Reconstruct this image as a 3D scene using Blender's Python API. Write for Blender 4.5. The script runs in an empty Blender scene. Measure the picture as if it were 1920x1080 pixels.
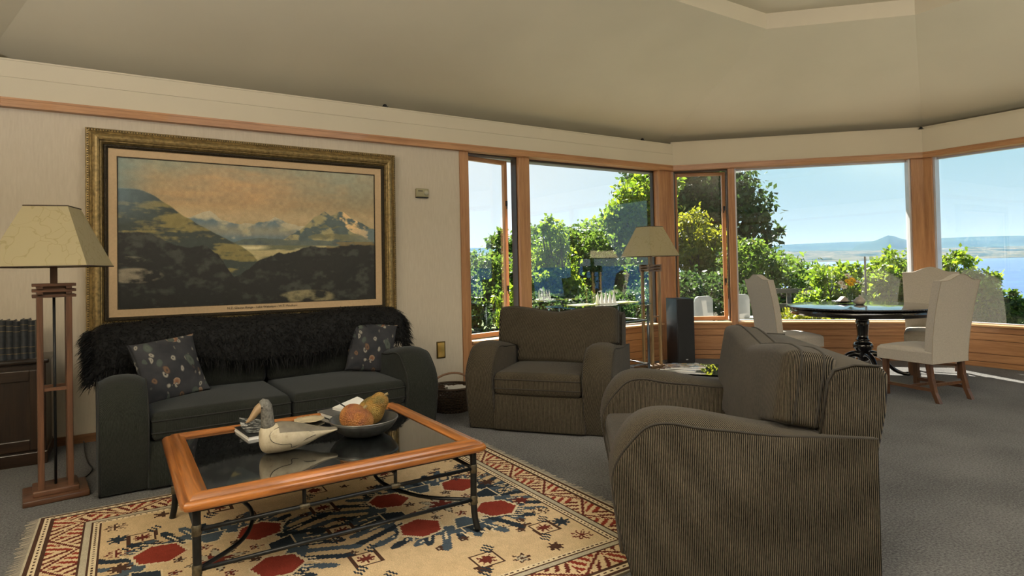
import bpy, bmesh, math, random
import numpy as np
from mathutils import Vector, Matrix
random.seed(7); np.random.seed(7)
PI = math.pi
sc = bpy.context.scene
COL = sc.collection

# ------------------------------------------------------------------ camera
EYE = Vector((0, 0, 1.24))
F_PX = 1153.8; CX_PX = 960.0; CY_PX = 484.2
ROLL, PITCH, HEAD = -0.0210, 0.0139, 0.5742      # heading is clockwise from +Y
_r0 = Vector((math.cos(HEAD), -math.sin(HEAD), 0)); _f0 = Vector((math.sin(HEAD), math.cos(HEAD), 0))
FWD = math.cos(PITCH) * _f0 + math.sin(PITCH) * Vector((0, 0, 1))
_u0 = _r0.cross(FWD)
RGT = math.cos(ROLL) * _r0 + math.sin(ROLL) * _u0
UPV = -math.sin(ROLL) * _r0 + math.cos(ROLL) * _u0
cam_d = bpy.data.cameras.new('camera'); cam = bpy.data.objects.new('camera', cam_d); COL.objects.link(cam)
cam_d.sensor_width = 36; cam_d.lens = F_PX / 1920 * 36
cam_d.shift_y = (CY_PX - 540) / 1920
cam_d.clip_start = 0.05; cam_d.clip_end = 40000
M3 = Matrix((RGT, UPV, -FWD)).transposed()
cam.matrix_world = Matrix.Translation(EYE) @ M3.to_4x4()
sc.camera = cam

# ------------------------------------------------------------------ view, sky, sun, added fill lights
vs = sc.view_settings
vs.view_transform = 'Standard'; vs.look = 'None'; vs.gamma = 1.0; vs.use_curve_mapping = False
vs.exposure = 0.0
sc.cycles.max_bounces = 8; sc.cycles.transparent_max_bounces = 24
sc.cycles.sample_clamp_indirect = 6.0
SUN_AZ, SUN_EL = math.radians(25.0), math.radians(45.0)   # azimuth clockwise from +Y
SUN_DIR = Vector((math.sin(SUN_AZ) * math.cos(SUN_EL), math.cos(SUN_AZ) * math.cos(SUN_EL), math.sin(SUN_EL)))
w = bpy.data.worlds.new('sky'); sc.world = w; w.use_nodes = True
nt = w.node_tree; nt.nodes.clear()
tc = nt.nodes.new('ShaderNodeTexCoord'); sep = nt.nodes.new('ShaderNodeSeparateXYZ')
nt.links.new(tc.outputs['Generated'], sep.inputs[0])
rmp = nt.nodes.new('ShaderNodeValToRGB'); nt.links.new(sep.outputs['Z'], rmp.inputs[0])
cr = rmp.color_ramp
cr.elements[0].position = 0.0; cr.elements[0].color = (0.76, 0.89, 0.93, 1)
cr.elements[1].position = 1.0; cr.elements[1].color = (0.16, 0.36, 0.72, 1)
for pos, c in ((0.05, (0.66, 0.86, 0.93, 1)), (0.16, (0.49, 0.80, 0.92, 1)), (0.40, (0.30, 0.60, 0.88, 1))):
    e = cr.elements.new(pos); e.color = c
dot = nt.nodes.new('ShaderNodeVectorMath'); dot.operation = 'DOT_PRODUCT'
nt.links.new(tc.outputs['Generated'], dot.inputs[0]); dot.inputs[1].default_value = Vector((math.sin(SUN_AZ), math.cos(SUN_AZ), 0.25)).normalized()
glow = nt.nodes.new('ShaderNodeMapRange'); nt.links.new(dot.outputs['Value'], glow.inputs[0])
glow.inputs[1].default_value = 0.86; glow.inputs[2].default_value = 1.0; glow.inputs[3].default_value = 0.0; glow.inputs[4].default_value = 1.0
mixg = nt.nodes.new('ShaderNodeMixRGB'); nt.links.new(glow.outputs[0], mixg.inputs[0]); nt.links.new(rmp.outputs[0], mixg.inputs[1]); mixg.inputs[2].default_value = (0.93, 1.0, 1.02, 1)
bg = nt.nodes.new('ShaderNodeBackground'); nt.links.new(mixg.outputs[0], bg.inputs[0]); bg.inputs[1].default_value = 1.0
wo = nt.nodes.new('ShaderNodeOutputWorld'); nt.links.new(bg.outputs[0], wo.inputs[0])
def lamp(name, kind, loc, energy, color=(1, 1, 1), size=0.3, target=None, size_y=None):
    d = bpy.data.lights.new(name, kind); d.energy = energy; d.color = color
    if kind == 'POINT': d.shadow_soft_size = size
    if kind == 'AREA':
        d.size = size
        if size_y: d.shape = 'RECTANGLE'; d.size_y = size_y
    o = bpy.data.objects.new(name, d); COL.objects.link(o); o.location = loc
    if target is not None: o.rotation_euler = (Vector(target) - Vector(loc)).to_track_quat('-Z', 'Y').to_euler()
    return o
sun_d = bpy.data.lights.new('sun', 'SUN'); sun_d.energy = 30.0; sun_d.angle = math.radians(0.6); sun_d.color = (1.0, 0.93, 0.82)
sun = bpy.data.objects.new('sun', sun_d); COL.objects.link(sun); sun.rotation_euler = SUN_DIR.to_track_quat('Z', 'Y').to_euler()
# added fill lights, unseen: one in the lantern facing down, two facing up
lamp('fill_light_lantern', 'AREA', (2.2, -0.2, 3.55), 110, (1.0, 0.97, 0.93), 3.0, (2.2, -0.2, 0))
lamp('fill_light_left', 'AREA', (-1.9, 0.6, 1.75), 400, (1.0, 0.975, 0.95), 0.5, (-1.9, 0.6, 5))
lamp('fill_light_right', 'AREA', (5.2, -2.2, 1.75), 270, (1.0, 0.955, 0.86), 0.5, (5.2, -2.2, 5))

# ------------------------------------------------------------------ helpers
def at(px, py, depth):
    """world point seen at that place of the frame, at a distance along the view axis"""
    return EYE + depth * (FWD + (px - CX_PX) / F_PX * RGT - (py - CY_PX) / F_PX * UPV)
def lin(c):
    return tuple((v / 12.92 if v <= 0.04045 else ((v + 0.055) / 1.055) ** 2.4) for v in c)
def hx(s): return lin(tuple(int(s[i:i + 2], 16) / 255 for i in (0, 2, 4)))

class MB:
    def __init__(s): s.v = []; s.f = []; s.sm = []
    def add(s, vs, fs, smooth=False):
        b = len(s.v); s.v += [tuple(p) for p in vs]
        for f in fs: s.f.append([i + b for i in f]); s.sm.append(smooth)
        return s
    def box(s, x0, x1, y0, y1, z0, z1, m=None):
        vs = [Vector((x, y, z)) for z in (z0, z1) for y in (y0, y1) for x in (x0, x1)]
        if m is not None: vs = [m @ p for p in vs]
        return s.add(vs, [(0, 2, 3, 1), (4, 5, 7, 6), (0, 1, 5, 4), (2, 6, 7, 3), (0, 4, 6, 2), (1, 3, 7, 5)])
    def rbox(s, x0, x1, y0, y1, z0, z1, b=0.01, m=None, seg=2):
        """box with rounded edges"""
        bm = bmesh.new(); bmesh.ops.create_cube(bm, size=1)
        for v in bm.verts: v.co = Vector(((x0 + x1) / 2 + v.co.x * (x1 - x0), (y0 + y1) / 2 + v.co.y * (y1 - y0), (z0 + z1) / 2 + v.co.z * (z1 - z0)))
        bmesh.ops.bevel(bm, geom=bm.edges[:], offset=b, segments=seg, affect='EDGES', profile=0.5)
        return s.bm(bm, m)
    def bm(s, bm, m=None, smooth=True):
        bm.verts.ensure_lookup_table(); bm.verts.index_update()
        vs = [(m @ v.co) if m is not None else v.co.copy() for v in bm.verts]
        fs = [[v.index for v in f.verts] for f in bm.faces]; bm.free()
        return s.add(vs, fs, smooth)
    def tube(s, pts, r, n=8, closed=False, caps=True, m=None):
        pts = [Vector(p) for p in pts]; k = len(pts)
        rs = r if isinstance(r, (list, tuple)) else [r] * k
        vs = []; up = None
        for i, p in enumerate(pts):
            if closed: t = pts[(i + 1) % k] - pts[i - 1]
            else: t = pts[min(i + 1, k - 1)] - pts[max(i - 1, 0)]
            t = t.normalized() if t.length > 1e-9 else Vector((0, 0, 1))
            if up is None:
                up = Vector((0, 0, 1)) if abs(t.z) < 0.9 else Vector((1, 0, 0))
            a = up - t * up.dot(t)
            if a.length < 1e-6: a = Vector((1, 0, 0)) - t * t.x
            a.normalize(); up = a; b = t.cross(a)
            for j in range(n):
                an = 2 * PI * j / n; vs.append(p + rs[i] * (math.cos(an) * a + math.sin(an) * b))
        fs = []
        for i in range(k if closed else k - 1):
            for j in range(n):
                i2 = (i + 1) % k; j2 = (j + 1) % n
                fs.append((i * n + j, i * n + j2, i2 * n + j2, i2 * n + j))
        if caps and not closed:
            fs.append(tuple(range(n - 1, -1, -1))); fs.append(tuple((k - 1) * n + j for j in range(n)))
        if m is not None: vs = [m @ p for p in vs]
        return s.add(vs, fs, True)
    def lathe(s, prof, n=32, m=None, cap=True):
        vs = []; k = len(prof)
        for r, z in prof:
            for j in range(n):
                a = 2 * PI * j / n; vs.append(Vector((r * math.cos(a), r * math.sin(a), z)))
        fs = [(i * n + j, i * n + (j + 1) % n, (i + 1) * n + (j + 1) % n, (i + 1) * n + j) for i in range(k - 1) for j in range(n)]
        if cap: fs.append(tuple(range(n - 1, -1, -1))); fs.append(tuple((k - 1) * n + j for j in range(n)))
        if m is not None: vs = [m @ p for p in vs]
        return s.add(vs, fs, True)
    def prism(s, poly, x0, x1, axis='x', m=None, smooth=False):
        """polygon in the plane across an axis, extruded along it; poly of (y,z) for x, (x,z) for y, (x,y) for z"""
        def P(a, t):
            return Vector((t, a[0], a[1])) if axis == 'x' else Vector((a[0], t, a[1])) if axis == 'y' else Vector((a[0], a[1], t))
        k = len(poly); vs = [P(a, x0) for a in poly] + [P(a, x1) for a in poly]
        if m is not None: vs = [m @ p for p in vs]
        s.add(vs, [(i, (i + 1) % k, k + (i + 1) % k, k + i) for i in range(k)], smooth)
        b = len(s.v) - 2 * k
        s.f.append([b + i for i in range(k - 1, -1, -1)]); s.f.append([b + k + i for i in range(k)]); s.sm += [False, False]
        return s
    def grid(s, nu, nv, fn, smooth=True, wrap=False):
        vs = [fn(i, j) for j in range(nv) for i in range(nu)]
        fs = [(j * nu + i, j * nu + (i + 1) % nu, (j + 1) * nu + (i + 1) % nu, (j + 1) * nu + i) for j in range(nv - 1) for i in range(nu if wrap else nu - 1)]
        return s.add(vs, fs, smooth)
    def mesh(s, name):
        me = bpy.data.meshes.new(name); me.from_pydata([tuple(p) for p in s.v], [], s.f)
        me.polygons.foreach_set('use_smooth', s.sm); me.update()
        bm = bmesh.new(); bm.from_mesh(me); bmesh.ops.recalc_face_normals(bm, faces=bm.faces); bm.to_mesh(me); bm.free()
        return me
    def build(s, name, mat, parent=None, **kw):
        return link(name, s.mesh(name), mat, parent, **kw)
def link(name, me, mat=None, parent=None, loc=None, rot=None, label=None, cat=None, group=None, kind=None):
    o = bpy.data.objects.new(name, me); COL.objects.link(o)
    if mat is not None and not me.materials: me.materials.append(mat)
    if parent is not None: o.parent = parent
    if loc is not None: o.location = loc
    if rot is not None: o.rotation_euler = rot if isinstance(rot, (tuple, list)) else (0, 0, rot)
    return tag(o, label, cat, group, kind)
def tag(o, label=None, cat=None, group=None, kind=None):
    if label: o['label'] = label
    if cat: o['category'] = cat
    if group: o['group'] = group
    if kind: o['kind'] = kind
    return o
def thing(name, label, cat, loc=(0, 0, 0), rz=0.0, group=None):
    o = bpy.data.objects.new(name, None); COL.objects.link(o); o.location = loc; o.rotation_euler = (0, 0, rz); o.empty_display_size = 0.1
    return tag(o, label, cat, group)
def copy_tree(o, parent=None):
    c = o.copy(); COL.objects.link(c); c.parent = parent
    for ch in o.children: copy_tree(ch, c)
    return c
def bevel(o, wd=0.004, seg=2):
    m = o.modifiers.new('bevel', 'BEVEL'); m.width = wd; m.segments = seg; m.limit_method = 'ANGLE'; m.angle_limit = 0.7
    return o
def catmull(pts, n=6, closed=False):
    P = [Vector(p) for p in pts]; k = len(P); out = []
    rng = range(k) if closed else range(k - 1)
    for i in rng:
        if closed: p0, p1, p2, p3 = P[i - 1], P[i], P[(i + 1) % k], P[(i + 2) % k]
        else: p0, p1, p2, p3 = P[max(i - 1, 0)], P[i], P[i + 1], P[min(i + 2, k - 1)]
        for j in range(n):
            t = j / n
            out.append(0.5 * ((2 * p1) + (p2 - p0) * t + (2 * p0 - 5 * p1 + 4 * p2 - p3) * t * t + (3 * p1 - p0 - 3 * p2 + p3) * t ** 3))
    if not closed: out.append(P[-1])
    return out
def rotz(a): return Matrix.Rotation(a, 4, 'Z')
def T(x, y, z): return Matrix.Translation((x, y, z))

# ------------------------------------------------------------------ materials
def new_mat(name):
    m = bpy.data.materials.new(name); m.use_nodes = True
    return m, m.node_tree, m.node_tree.nodes['Principled BSDF']
def N(nt, typ, **kw):
    n = nt.nodes.new(typ)
    for k, v in kw.items():
        if k.startswith('i_'):
            key = k[2:].replace('_', ' ')
            n.inputs[key if key in n.inputs else int(key)].default_value = v
        else: setattr(n, k, v)
    return n
def ramp(nt, fac, stops):
    r = nt.nodes.new('ShaderNodeValToRGB'); nt.links.new(fac, r.inputs[0]); cr = r.color_ramp
    while len(cr.elements) < len(stops): cr.elements.new(0.5)
    for e, (p, c) in zip(cr.elements, stops): e.position = p; e.color = (*c, 1) if len(c) == 3 else c
    return r.outputs[0]
def coords(nt, kind='Object', scale=(1, 1, 1)):
    tc = nt.nodes.new('ShaderNodeTexCoord'); mp = nt.nodes.new('ShaderNodeMapping'); mp.inputs['Scale'].default_value = scale
    nt.links.new(tc.outputs[kind], mp.inputs[0]); return mp.outputs[0]
def bump(nt, b, h, strength=0.2, dist=0.01):
    n = nt.nodes.new('ShaderNodeBump'); n.inputs['Strength'].default_value = strength; n.inputs['Distance'].default_value = dist
    nt.links.new(h, n.inputs['Height']); nt.links.new(n.outputs[0], b.inputs['Normal'])
def plain(name, col, rough=0.5, metal=0.0, var=0.08, scale=8.0, spec=0.5, coat=0.0, bumps=0.0, sheen=0.0):
    m, nt, b = new_mat(name)
    nz = N(nt, 'ShaderNodeTexNoise', i_Scale=scale, i_Detail=5.0); nt.links.new(coords(nt), nz.inputs['Vector'])
    c2 = tuple(min(1, v * (1 + var)) for v in col); c1 = tuple(v * (1 - var) for v in col)
    nt.links.new(ramp(nt, nz.outputs[0], [(0.3, c1), (0.7, c2)]), b.inputs['Base Color'])
    b.inputs['Roughness'].default_value = rough; b.inputs['Metallic'].default_value = metal
    b.inputs['Specular IOR Level'].default_value = spec; b.inputs['Coat Weight'].default_value = coat
    b.inputs['Sheen Weight'].default_value = sheen
    if bumps: bump(nt, b, nz.outputs[0], bumps)
    return m
def wood(name, c1, c2, rough=0.4, axis='x', scale=1.0, coat=0.15, spec=0.4, c3=None):
    """grain that runs along an axis of the object"""
    m, nt, b = new_mat(name)
    s = {'x': (1.2, 22, 22), 'y': (22, 1.2, 22), 'z': (22, 22, 1.2)}[axis]
    co = coords(nt, 'Object', tuple(v * scale for v in s))
    nz = N(nt, 'ShaderNodeTexNoise', i_Scale=1.6, i_Detail=6.0, i_Roughness=0.62, i_Distortion=0.6); nt.links.new(co, nz.inputs['Vector'])
    nz2 = N(nt, 'ShaderNodeTexNoise', i_Scale=9.0, i_Detail=3.0); nt.links.new(co, nz2.inputs['Vector'])
    mx = N(nt, 'ShaderNodeMath', operation='MULTIPLY_ADD', i_1=0.3); nt.links.new(nz2.outputs[0], mx.inputs[0]); nt.links.new(nz.outputs[0], mx.inputs[2])
    oi = N(nt, 'ShaderNodeObjectInfo'); ad = N(nt, 'ShaderNodeMath', operation='MULTIPLY_ADD', i_1=0.10, i_2=-0.05); nt.links.new(oi.outputs['Random'], ad.inputs[0])
    ad2 = N(nt, 'ShaderNodeMath', operation='ADD'); nt.links.new(mx.outputs[0], ad2.inputs[0]); nt.links.new(ad.outputs[0], ad2.inputs[1])
    nt.links.new(ramp(nt, ad2.outputs[0], [(0.42, c1), (0.62, tuple((a + d) / 2 for a, d in zip(c1, c2))), (0.82, c2)]), b.inputs['Base Color'])
    b.inputs['Roughness'].default_value = rough; b.inputs['Coat Weight'].default_value = coat; b.inputs['Specular IOR Level'].default_value = spec
    bump(nt, b, nz2.outputs[0], 0.08)
    return m
def fabric(name, c_dark, c_light, pitch=0.007, mode='rib', rough=0.95, sheen=0.4, contrast=1.0, tint=(0.6, 0.65, 0.75)):
    """ribbed upholstery: ribs upright on upright faces"""
    m, nt, b = new_mat(name)
    tc = nt.nodes.new('ShaderNodeTexCoord'); sp = nt.nodes.new('ShaderNodeSeparateXYZ'); nt.links.new(tc.outputs['Object'], sp.inputs[0])
    ad = N(nt, 'ShaderNodeMath', operation='ADD'); nt.links.new(sp.outputs[0], ad.inputs[0]); nt.links.new(sp.outputs[1], ad.inputs[1])
    wob = N(nt, 'ShaderNodeTexNoise', i_Scale=8.0, i_Detail=1.0); nt.links.new(tc.outputs['Object'], wob.inputs['Vector'])
    wm = N(nt, 'ShaderNodeMath', operation='MULTIPLY_ADD', i_1=0.003); nt.links.new(wob.outputs[0], wm.inputs[0]); nt.links.new(ad.outputs[0], wm.inputs[2])
    mu = N(nt, 'ShaderNodeMath', operation='MULTIPLY', i_1=2 * PI / pitch); nt.links.new(wm.outputs[0], mu.inputs[0])
    sn = N(nt, 'ShaderNodeMath', operation='SINE'); nt.links.new(mu.outputs[0], sn.inputs[0])
    mp = nt.nodes.new('ShaderNodeMapping'); mp.inputs['Scale'].default_value = (210, 210, 45); nt.links.new(tc.outputs['Object'], mp.inputs[0])
    fl = N(nt, 'ShaderNodeTexNoise', i_Scale=1.0, i_Detail=3.0, i_Roughness=0.6); nt.links.new(mp.outputs[0], fl.inputs['Vector'])
    fw_ = N(nt, 'ShaderNodeMath', operation='MULTIPLY_ADD', i_1=0.62, i_2=0.19); nt.links.new(fl.outputs[0], fw_.inputs[0])
    sm = N(nt, 'ShaderNodeMath', operation='MULTIPLY_ADD', i_1=0.24 * contrast, i_2=0.0); nt.links.new(sn.outputs[0], sm.inputs[0]); nt.links.new(fw_.outputs[0], sm.inputs[2])
    big = N(nt, 'ShaderNodeTexNoise', i_Scale=5.0, i_Detail=3.0); nt.links.new(tc.outputs['Object'], big.inputs['Vector'])
    bm2 = N(nt, 'ShaderNodeMath', operation='MULTIPLY_ADD', i_1=0.22); nt.links.new(big.outputs[0], bm2.inputs[0]); nt.links.new(sm.outputs[0], bm2.inputs[2])
    nt.links.new(ramp(nt, bm2.outputs[0], [(0.40, c_dark), (0.95, c_light)]), b.inputs['Base Color'])
    b.inputs['Roughness'].default_value = rough; b.inputs['Specular IOR Level'].default_value = 0.15
    b.inputs['Sheen Weight'].default_value = sheen; b.inputs['Sheen Roughness'].default_value = 0.45; b.inputs['Sheen Tint'].default_value = (*tint, 1)
    bump(nt, b, sm.outputs[0], 0.35, 0.004)
    return m
def glass_mat(name, tint=(0.96, 0.98, 0.97), ior=1.5, gain=1.0, rough=0.0):
    m = bpy.data.materials.new(name); m.use_nodes = True; nt = m.node_tree; nt.nodes.clear()
    out = N(nt, 'ShaderNodeOutputMaterial'); tr = N(nt, 'ShaderNodeBsdfTransparent'); tr.inputs[0].default_value = (*tint, 1)
    gl = N(nt, 'ShaderNodeBsdfGlossy'); gl.inputs['Roughness'].default_value = rough
    lw = N(nt, 'ShaderNodeLayerWeight', i_Blend=0.5); pw = N(nt, 'ShaderNodeMath', operation='POWER', i_1=5.0); nt.links.new(lw.outputs['Facing'], pw.inputs[0])
    f0 = ((ior - 1) / (ior + 1)) ** 2
    mu = N(nt, 'ShaderNodeMath', operation='MULTIPLY_ADD', i_1=(1 - f0) * gain, i_2=f0 * gain); mu.use_clamp = True
    nt.links.new(pw.outputs[0], mu.inputs[0]); mx = N(nt, 'ShaderNodeMixShader')
    nt.links.new(mu.outputs[0], mx.inputs[0]); nt.links.new(tr.outputs[0], mx.inputs[1]); nt.links.new(gl.outputs[0], mx.inputs[2]); nt.links.new(mx.outputs[0], out.inputs[0])
    return m
def attr_mat(name, rough=0.8, fine=300.0, amount=0.25, bumps=0.3, spec=0.2, coat=0.0, streak=(1, 1, 1)):
    """colours woven or painted piece by piece into the mesh (a colour attribute), with fine noise on top"""
    m, nt, b = new_mat(name)
    at_ = N(nt, 'ShaderNodeAttribute', attribute_name='Col')
    nz = N(nt, 'ShaderNodeTexNoise', i_Scale=fine, i_Detail=3.0); nt.links.new(coords(nt, 'Object', streak), nz.inputs['Vector'])
    mr = N(nt, 'ShaderNodeMapRange'); nt.links.new(nz.outputs[0], mr.inputs[0]); mr.inputs[1].default_value = 0.3; mr.inputs[2].default_value = 0.7; mr.inputs[3].default_value = 1 - amount; mr.inputs[4].default_value = 1 + amount
    vm = N(nt, 'ShaderNodeVectorMath', operation='SCALE'); nt.links.new(at_.outputs['Color'], vm.inputs[0]); nt.links.new(mr.outputs[0], vm.inputs['Scale'])
    nt.links.new(vm.outputs[0], b.inputs['Base Color']); b.inputs['Roughness'].default_value = rough; b.inputs['Specular IOR Level'].default_value = spec; b.inputs['Coat Weight'].default_value = coat
    bump(nt, b, nz.outputs[0], bumps, 0.004)
    return m
def raster_mesh(name, w, h, img, plane='xy'):
    """flat mesh of small cells, one colour each; img is (rows, cols, 3) linear, row 0 at the bottom"""
    R, Cc = img.shape[:2]
    xs = np.linspace(-w / 2, w / 2, Cc + 1); ys = np.linspace(-h / 2, h / 2, R + 1)
    X, Y = np.meshgrid(xs, ys); Z = np.zeros_like(X)
    co = np.stack([X, Y, Z] if plane == 'xy' else [X, Z, Y], -1).reshape(-1, 3).astype(np.float32)
    me = bpy.data.meshes.new(name); nf = R * Cc
    j, i = np.meshgrid(np.arange(R), np.arange(Cc), indexing='ij'); a = (j * (Cc + 1) + i).ravel()
    q = np.stack([a, a + 1, a + Cc + 2, a + Cc + 1], -1).ravel().astype(np.int32)
    me.vertices.add(len(co)); me.vertices.foreach_set('co', co.ravel())
    me.loops.add(nf * 4); me.loops.foreach_set('vertex_index', q)
    me.polygons.add(nf); me.polygons.foreach_set('loop_start', np.arange(nf, dtype=np.int32) * 4)
    me.update(calc_edges=True)
    ca = me.color_attributes.new('Col', 'FLOAT_COLOR', 'CORNER')
    c = np.ones((nf, 4, 4), np.float32); c[:, :, :3] = img.reshape(-1, 1, 3)
    ca.data.foreach_set('color', c.ravel())
    return me
def noise2(h, w, cell, oct_=4, seed=0, ax=1.0, ay=1.0):
    """value noise, 0..1"""
    rng = np.random.RandomState(seed); out = np.zeros((h, w)); amp = 1; tot = 0
    for o in range(oct_):
        cx_, cy_ = max(cell * ax / 2 ** o, 1), max(cell * ay / 2 ** o, 1)
        gw, gh = int(w / cx_) + 3, int(h / cy_) + 3; g = rng.rand(gh, gw)
        x = np.arange(w) / cx_; y = np.arange(h) / cy_; xi = x.astype(int); yi = y.astype(int)
        fx = x - xi; fy = y - yi; fx = fx * fx * (3 - 2 * fx); fy = fy * fy * (3 - 2 * fy); fx = fx[None, :]; fy = fy[:, None]
        a = g[yi][:, xi]; b = g[yi][:, xi + 1]; c = g[yi + 1][:, xi]; d = g[yi + 1][:, xi + 1]
        out += amp * ((a * (1 - fx) + b * fx) * (1 - fy) + (c * (1 - fx) + d * fx) * fy); tot += amp; amp *= 0.5
    return out / tot

# ------------------------------------------------------------------ materials used in many places
def wallpaper():
    m, nt, b = new_mat('wallpaper')
    nz = N(nt, 'ShaderNodeTexNoise', i_Scale=1.0, i_Detail=6.0, i_Roughness=0.65); nt.links.new(coords(nt, 'Object', (70, 70, 9)), nz.inputs['Vector'])
    nz2 = N(nt, 'ShaderNodeTexNoise', i_Scale=1.3, i_Detail=3.0); nt.links.new(coords(nt), nz2.inputs['Vector'])
    ad = N(nt, 'ShaderNodeMath', operation='MULTIPLY_ADD', i_1=0.5); nt.links.new(nz2.outputs[0], ad.inputs[0]); nt.links.new(nz.outputs[0], ad.inputs[2])
    nt.links.new(ramp(nt, ad.outputs[0], [(0.5, (0.53, 0.46, 0.36)), (0.95, (0.60, 0.53, 0.425))]), b.inputs['Base Color'])
    b.inputs['Roughness'].default_value = 0.8; b.inputs['Specular IOR Level'].default_value = 0.2; bump(nt, b, nz.outputs[0], 0.15, 0.004)
    return m
M_WALL = wallpaper()
M_CEIL = plain('ceiling_paint', (0.60, 0.55, 0.42), 0.85, var=0.03, scale=1.5, spec=0.1)
M_SOFF = plain('soffit_paint', (0.60, 0.535, 0.41), 0.75, var=0.02, scale=2, spec=0.15)
C1, C2 = (0.285, 0.125, 0.050), (0.47, 0.240, 0.105)
M_FIRX = wood('fir_timber_level', C1, C2, 0.45, 'x')
M_FIRZ = wood('fir_timber_upright', C1, C2, 0.45, 'z')
M_SILL = wood('fir_sill', (0.50, 0.26, 0.10), (0.70, 0.42, 0.20), 0.4, 'x')
M_DARKFR = plain('dark_window_frame', (0.045, 0.028, 0.018), 0.4, var=0.2)
M_GLASS = glass_mat('window_glass', (0.97, 0.985, 0.98), 1.52, 1.6)
M_BLACK = plain('black_metal', (0.012, 0.013, 0.014), 0.45, 0.2, spec=0.4)
M_CHROME = plain('steel', (0.45, 0.46, 0.47), 0.25, 1.0, var=0.05)
M_BRASS = plain('brass', (0.55, 0.36, 0.11), 0.32, 1.0, var=0.1)
M_WHITE = plain('white_paper', (0.75, 0.74, 0.71), 0.7, var=0.03)
def carpet():
    m, nt, b = new_mat('carpet')
    co = coords(nt)
    nz = N(nt, 'ShaderNodeTexNoise', i_Scale=95.0, i_Detail=4.0, i_Roughness=0.75); nt.links.new(co, nz.inputs['Vector'])
    nz2 = N(nt, 'ShaderNodeTexNoise', i_Scale=2.0, i_Detail=4.0); nt.links.new(co, nz2.inputs['Vector'])
    ad = N(nt, 'ShaderNodeMath', operation='MULTIPLY_ADD', i_1=0.25); nt.links.new(nz2.outputs[0], ad.inputs[0]); nt.links.new(nz.outputs[0], ad.inputs[2])
    nt.links.new(ramp(nt, ad.outputs[0], [(0.50, (0.012, 0.0115, 0.0108)), (0.74, (0.132, 0.127, 0.120))]), b.inputs['Base Color'])
    b.inputs['Roughness'].default_value = 1.0; b.inputs['Specular IOR Level'].default_value = 0.05; b.inputs['Sheen Weight'].default_value = 0.2
    bump(nt, b, nz.outputs[0], 0.8, 0.01)
    return m
M_CARPET = carpet()

# ------------------------------------------------------------------ the room: an octagon
S2 = math.sqrt(0.5)
SIDES = [((0, 1), 5.5515), ((S2, S2), 8.2475), ((1, 0), 8.165), ((S2, -S2), 8.177), ((0, -1), 5.4), ((-S2, -S2), 4.278), ((-1, 0), 2.75), ((-S2, S2), 4.392)]
def octo(t):
    """corners at a distance t inside the trim line; corner i lies between side i-1 and side i"""
    out = []
    for i in range(8):
        (a, da), (b, db) = SIDES[i - 1], SIDES[i]; da -= t; db -= t
        det = a[0] * b[1] - a[1] * b[0]
        out.append(((da * b[1] - db * a[1]) / det, (a[0] * db - b[0] * da) / det))
    return out
O0 = octo(0)
def side_m(i):
    (n, d) = SIDES[i]; p = O0[i]
    return T(p[0], p[1], 0) @ rotz(math.atan2(n[1], n[0]) - PI / 2)
SA, SB, SC = side_m(0), side_m(1), side_m(2)
def seglen(i): a, b = O0[i], O0[(i + 1) % 8]; return math.hypot(b[0] - a[0], b[1] - a[1])
ZT0, ZT1, ZS, ZL = 2.447, 2.512, 2.787, 0.478       # trim bottom and top, soffit top, sill
XA = O0[0][0]                                      # u = x - XA along the back wall
floor = MB(); P8 = octo(-0.4); floor.add([(x, y, 0) for x, y in P8] + [(x, y, -0.2) for x, y in P8], [tuple(range(8)), tuple(range(15, 7, -1))] + [(i, (i + 1) % 8, 8 + (i + 1) % 8, 8 + i) for i in range(8)])
floor.build('floor', M_CARPET, kind='structure')
def CZ(t): return 2.915 + 0.289 * t
TL = 1.955
ceil = MB()
Oo, Ol = octo(-0.34), octo(TL)
for i in range(8):
    j = (i + 1) % 8
    ceil.add([(*Oo[i], CZ(-0.34)), (*Oo[j], CZ(-0.34)), (*Ol[j], CZ(TL)), (*Ol[i], CZ(TL))], [(0, 1, 2, 3)])
ceil.build('ceiling', M_CEIL, kind='structure')
lan = MB()
for i in range(8):
    j = (i + 1) % 8
    lan.add([(*Ol[i], CZ(TL)), (*Ol[j], CZ(TL)), (*Ol[j], CZ(TL) + 0.15), (*Ol[i], CZ(TL) + 0.15)], [(0, 1, 2, 3)])
lan.build('wall_lantern', M_SOFF, kind='structure')
lc = MB(); lc.add([(x, y, CZ(TL) + 0.15) for x, y in Ol] + [(x, y, CZ(TL) + 0.25) for x, y in Ol], [tuple(range(8)), tuple(range(15, 7, -1))] + [(i, (i + 1) % 8, 8 + (i + 1) % 8, 8 + i) for i in range(8)])
lc.build('ceiling_lantern', M_CEIL, kind='structure')
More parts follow.
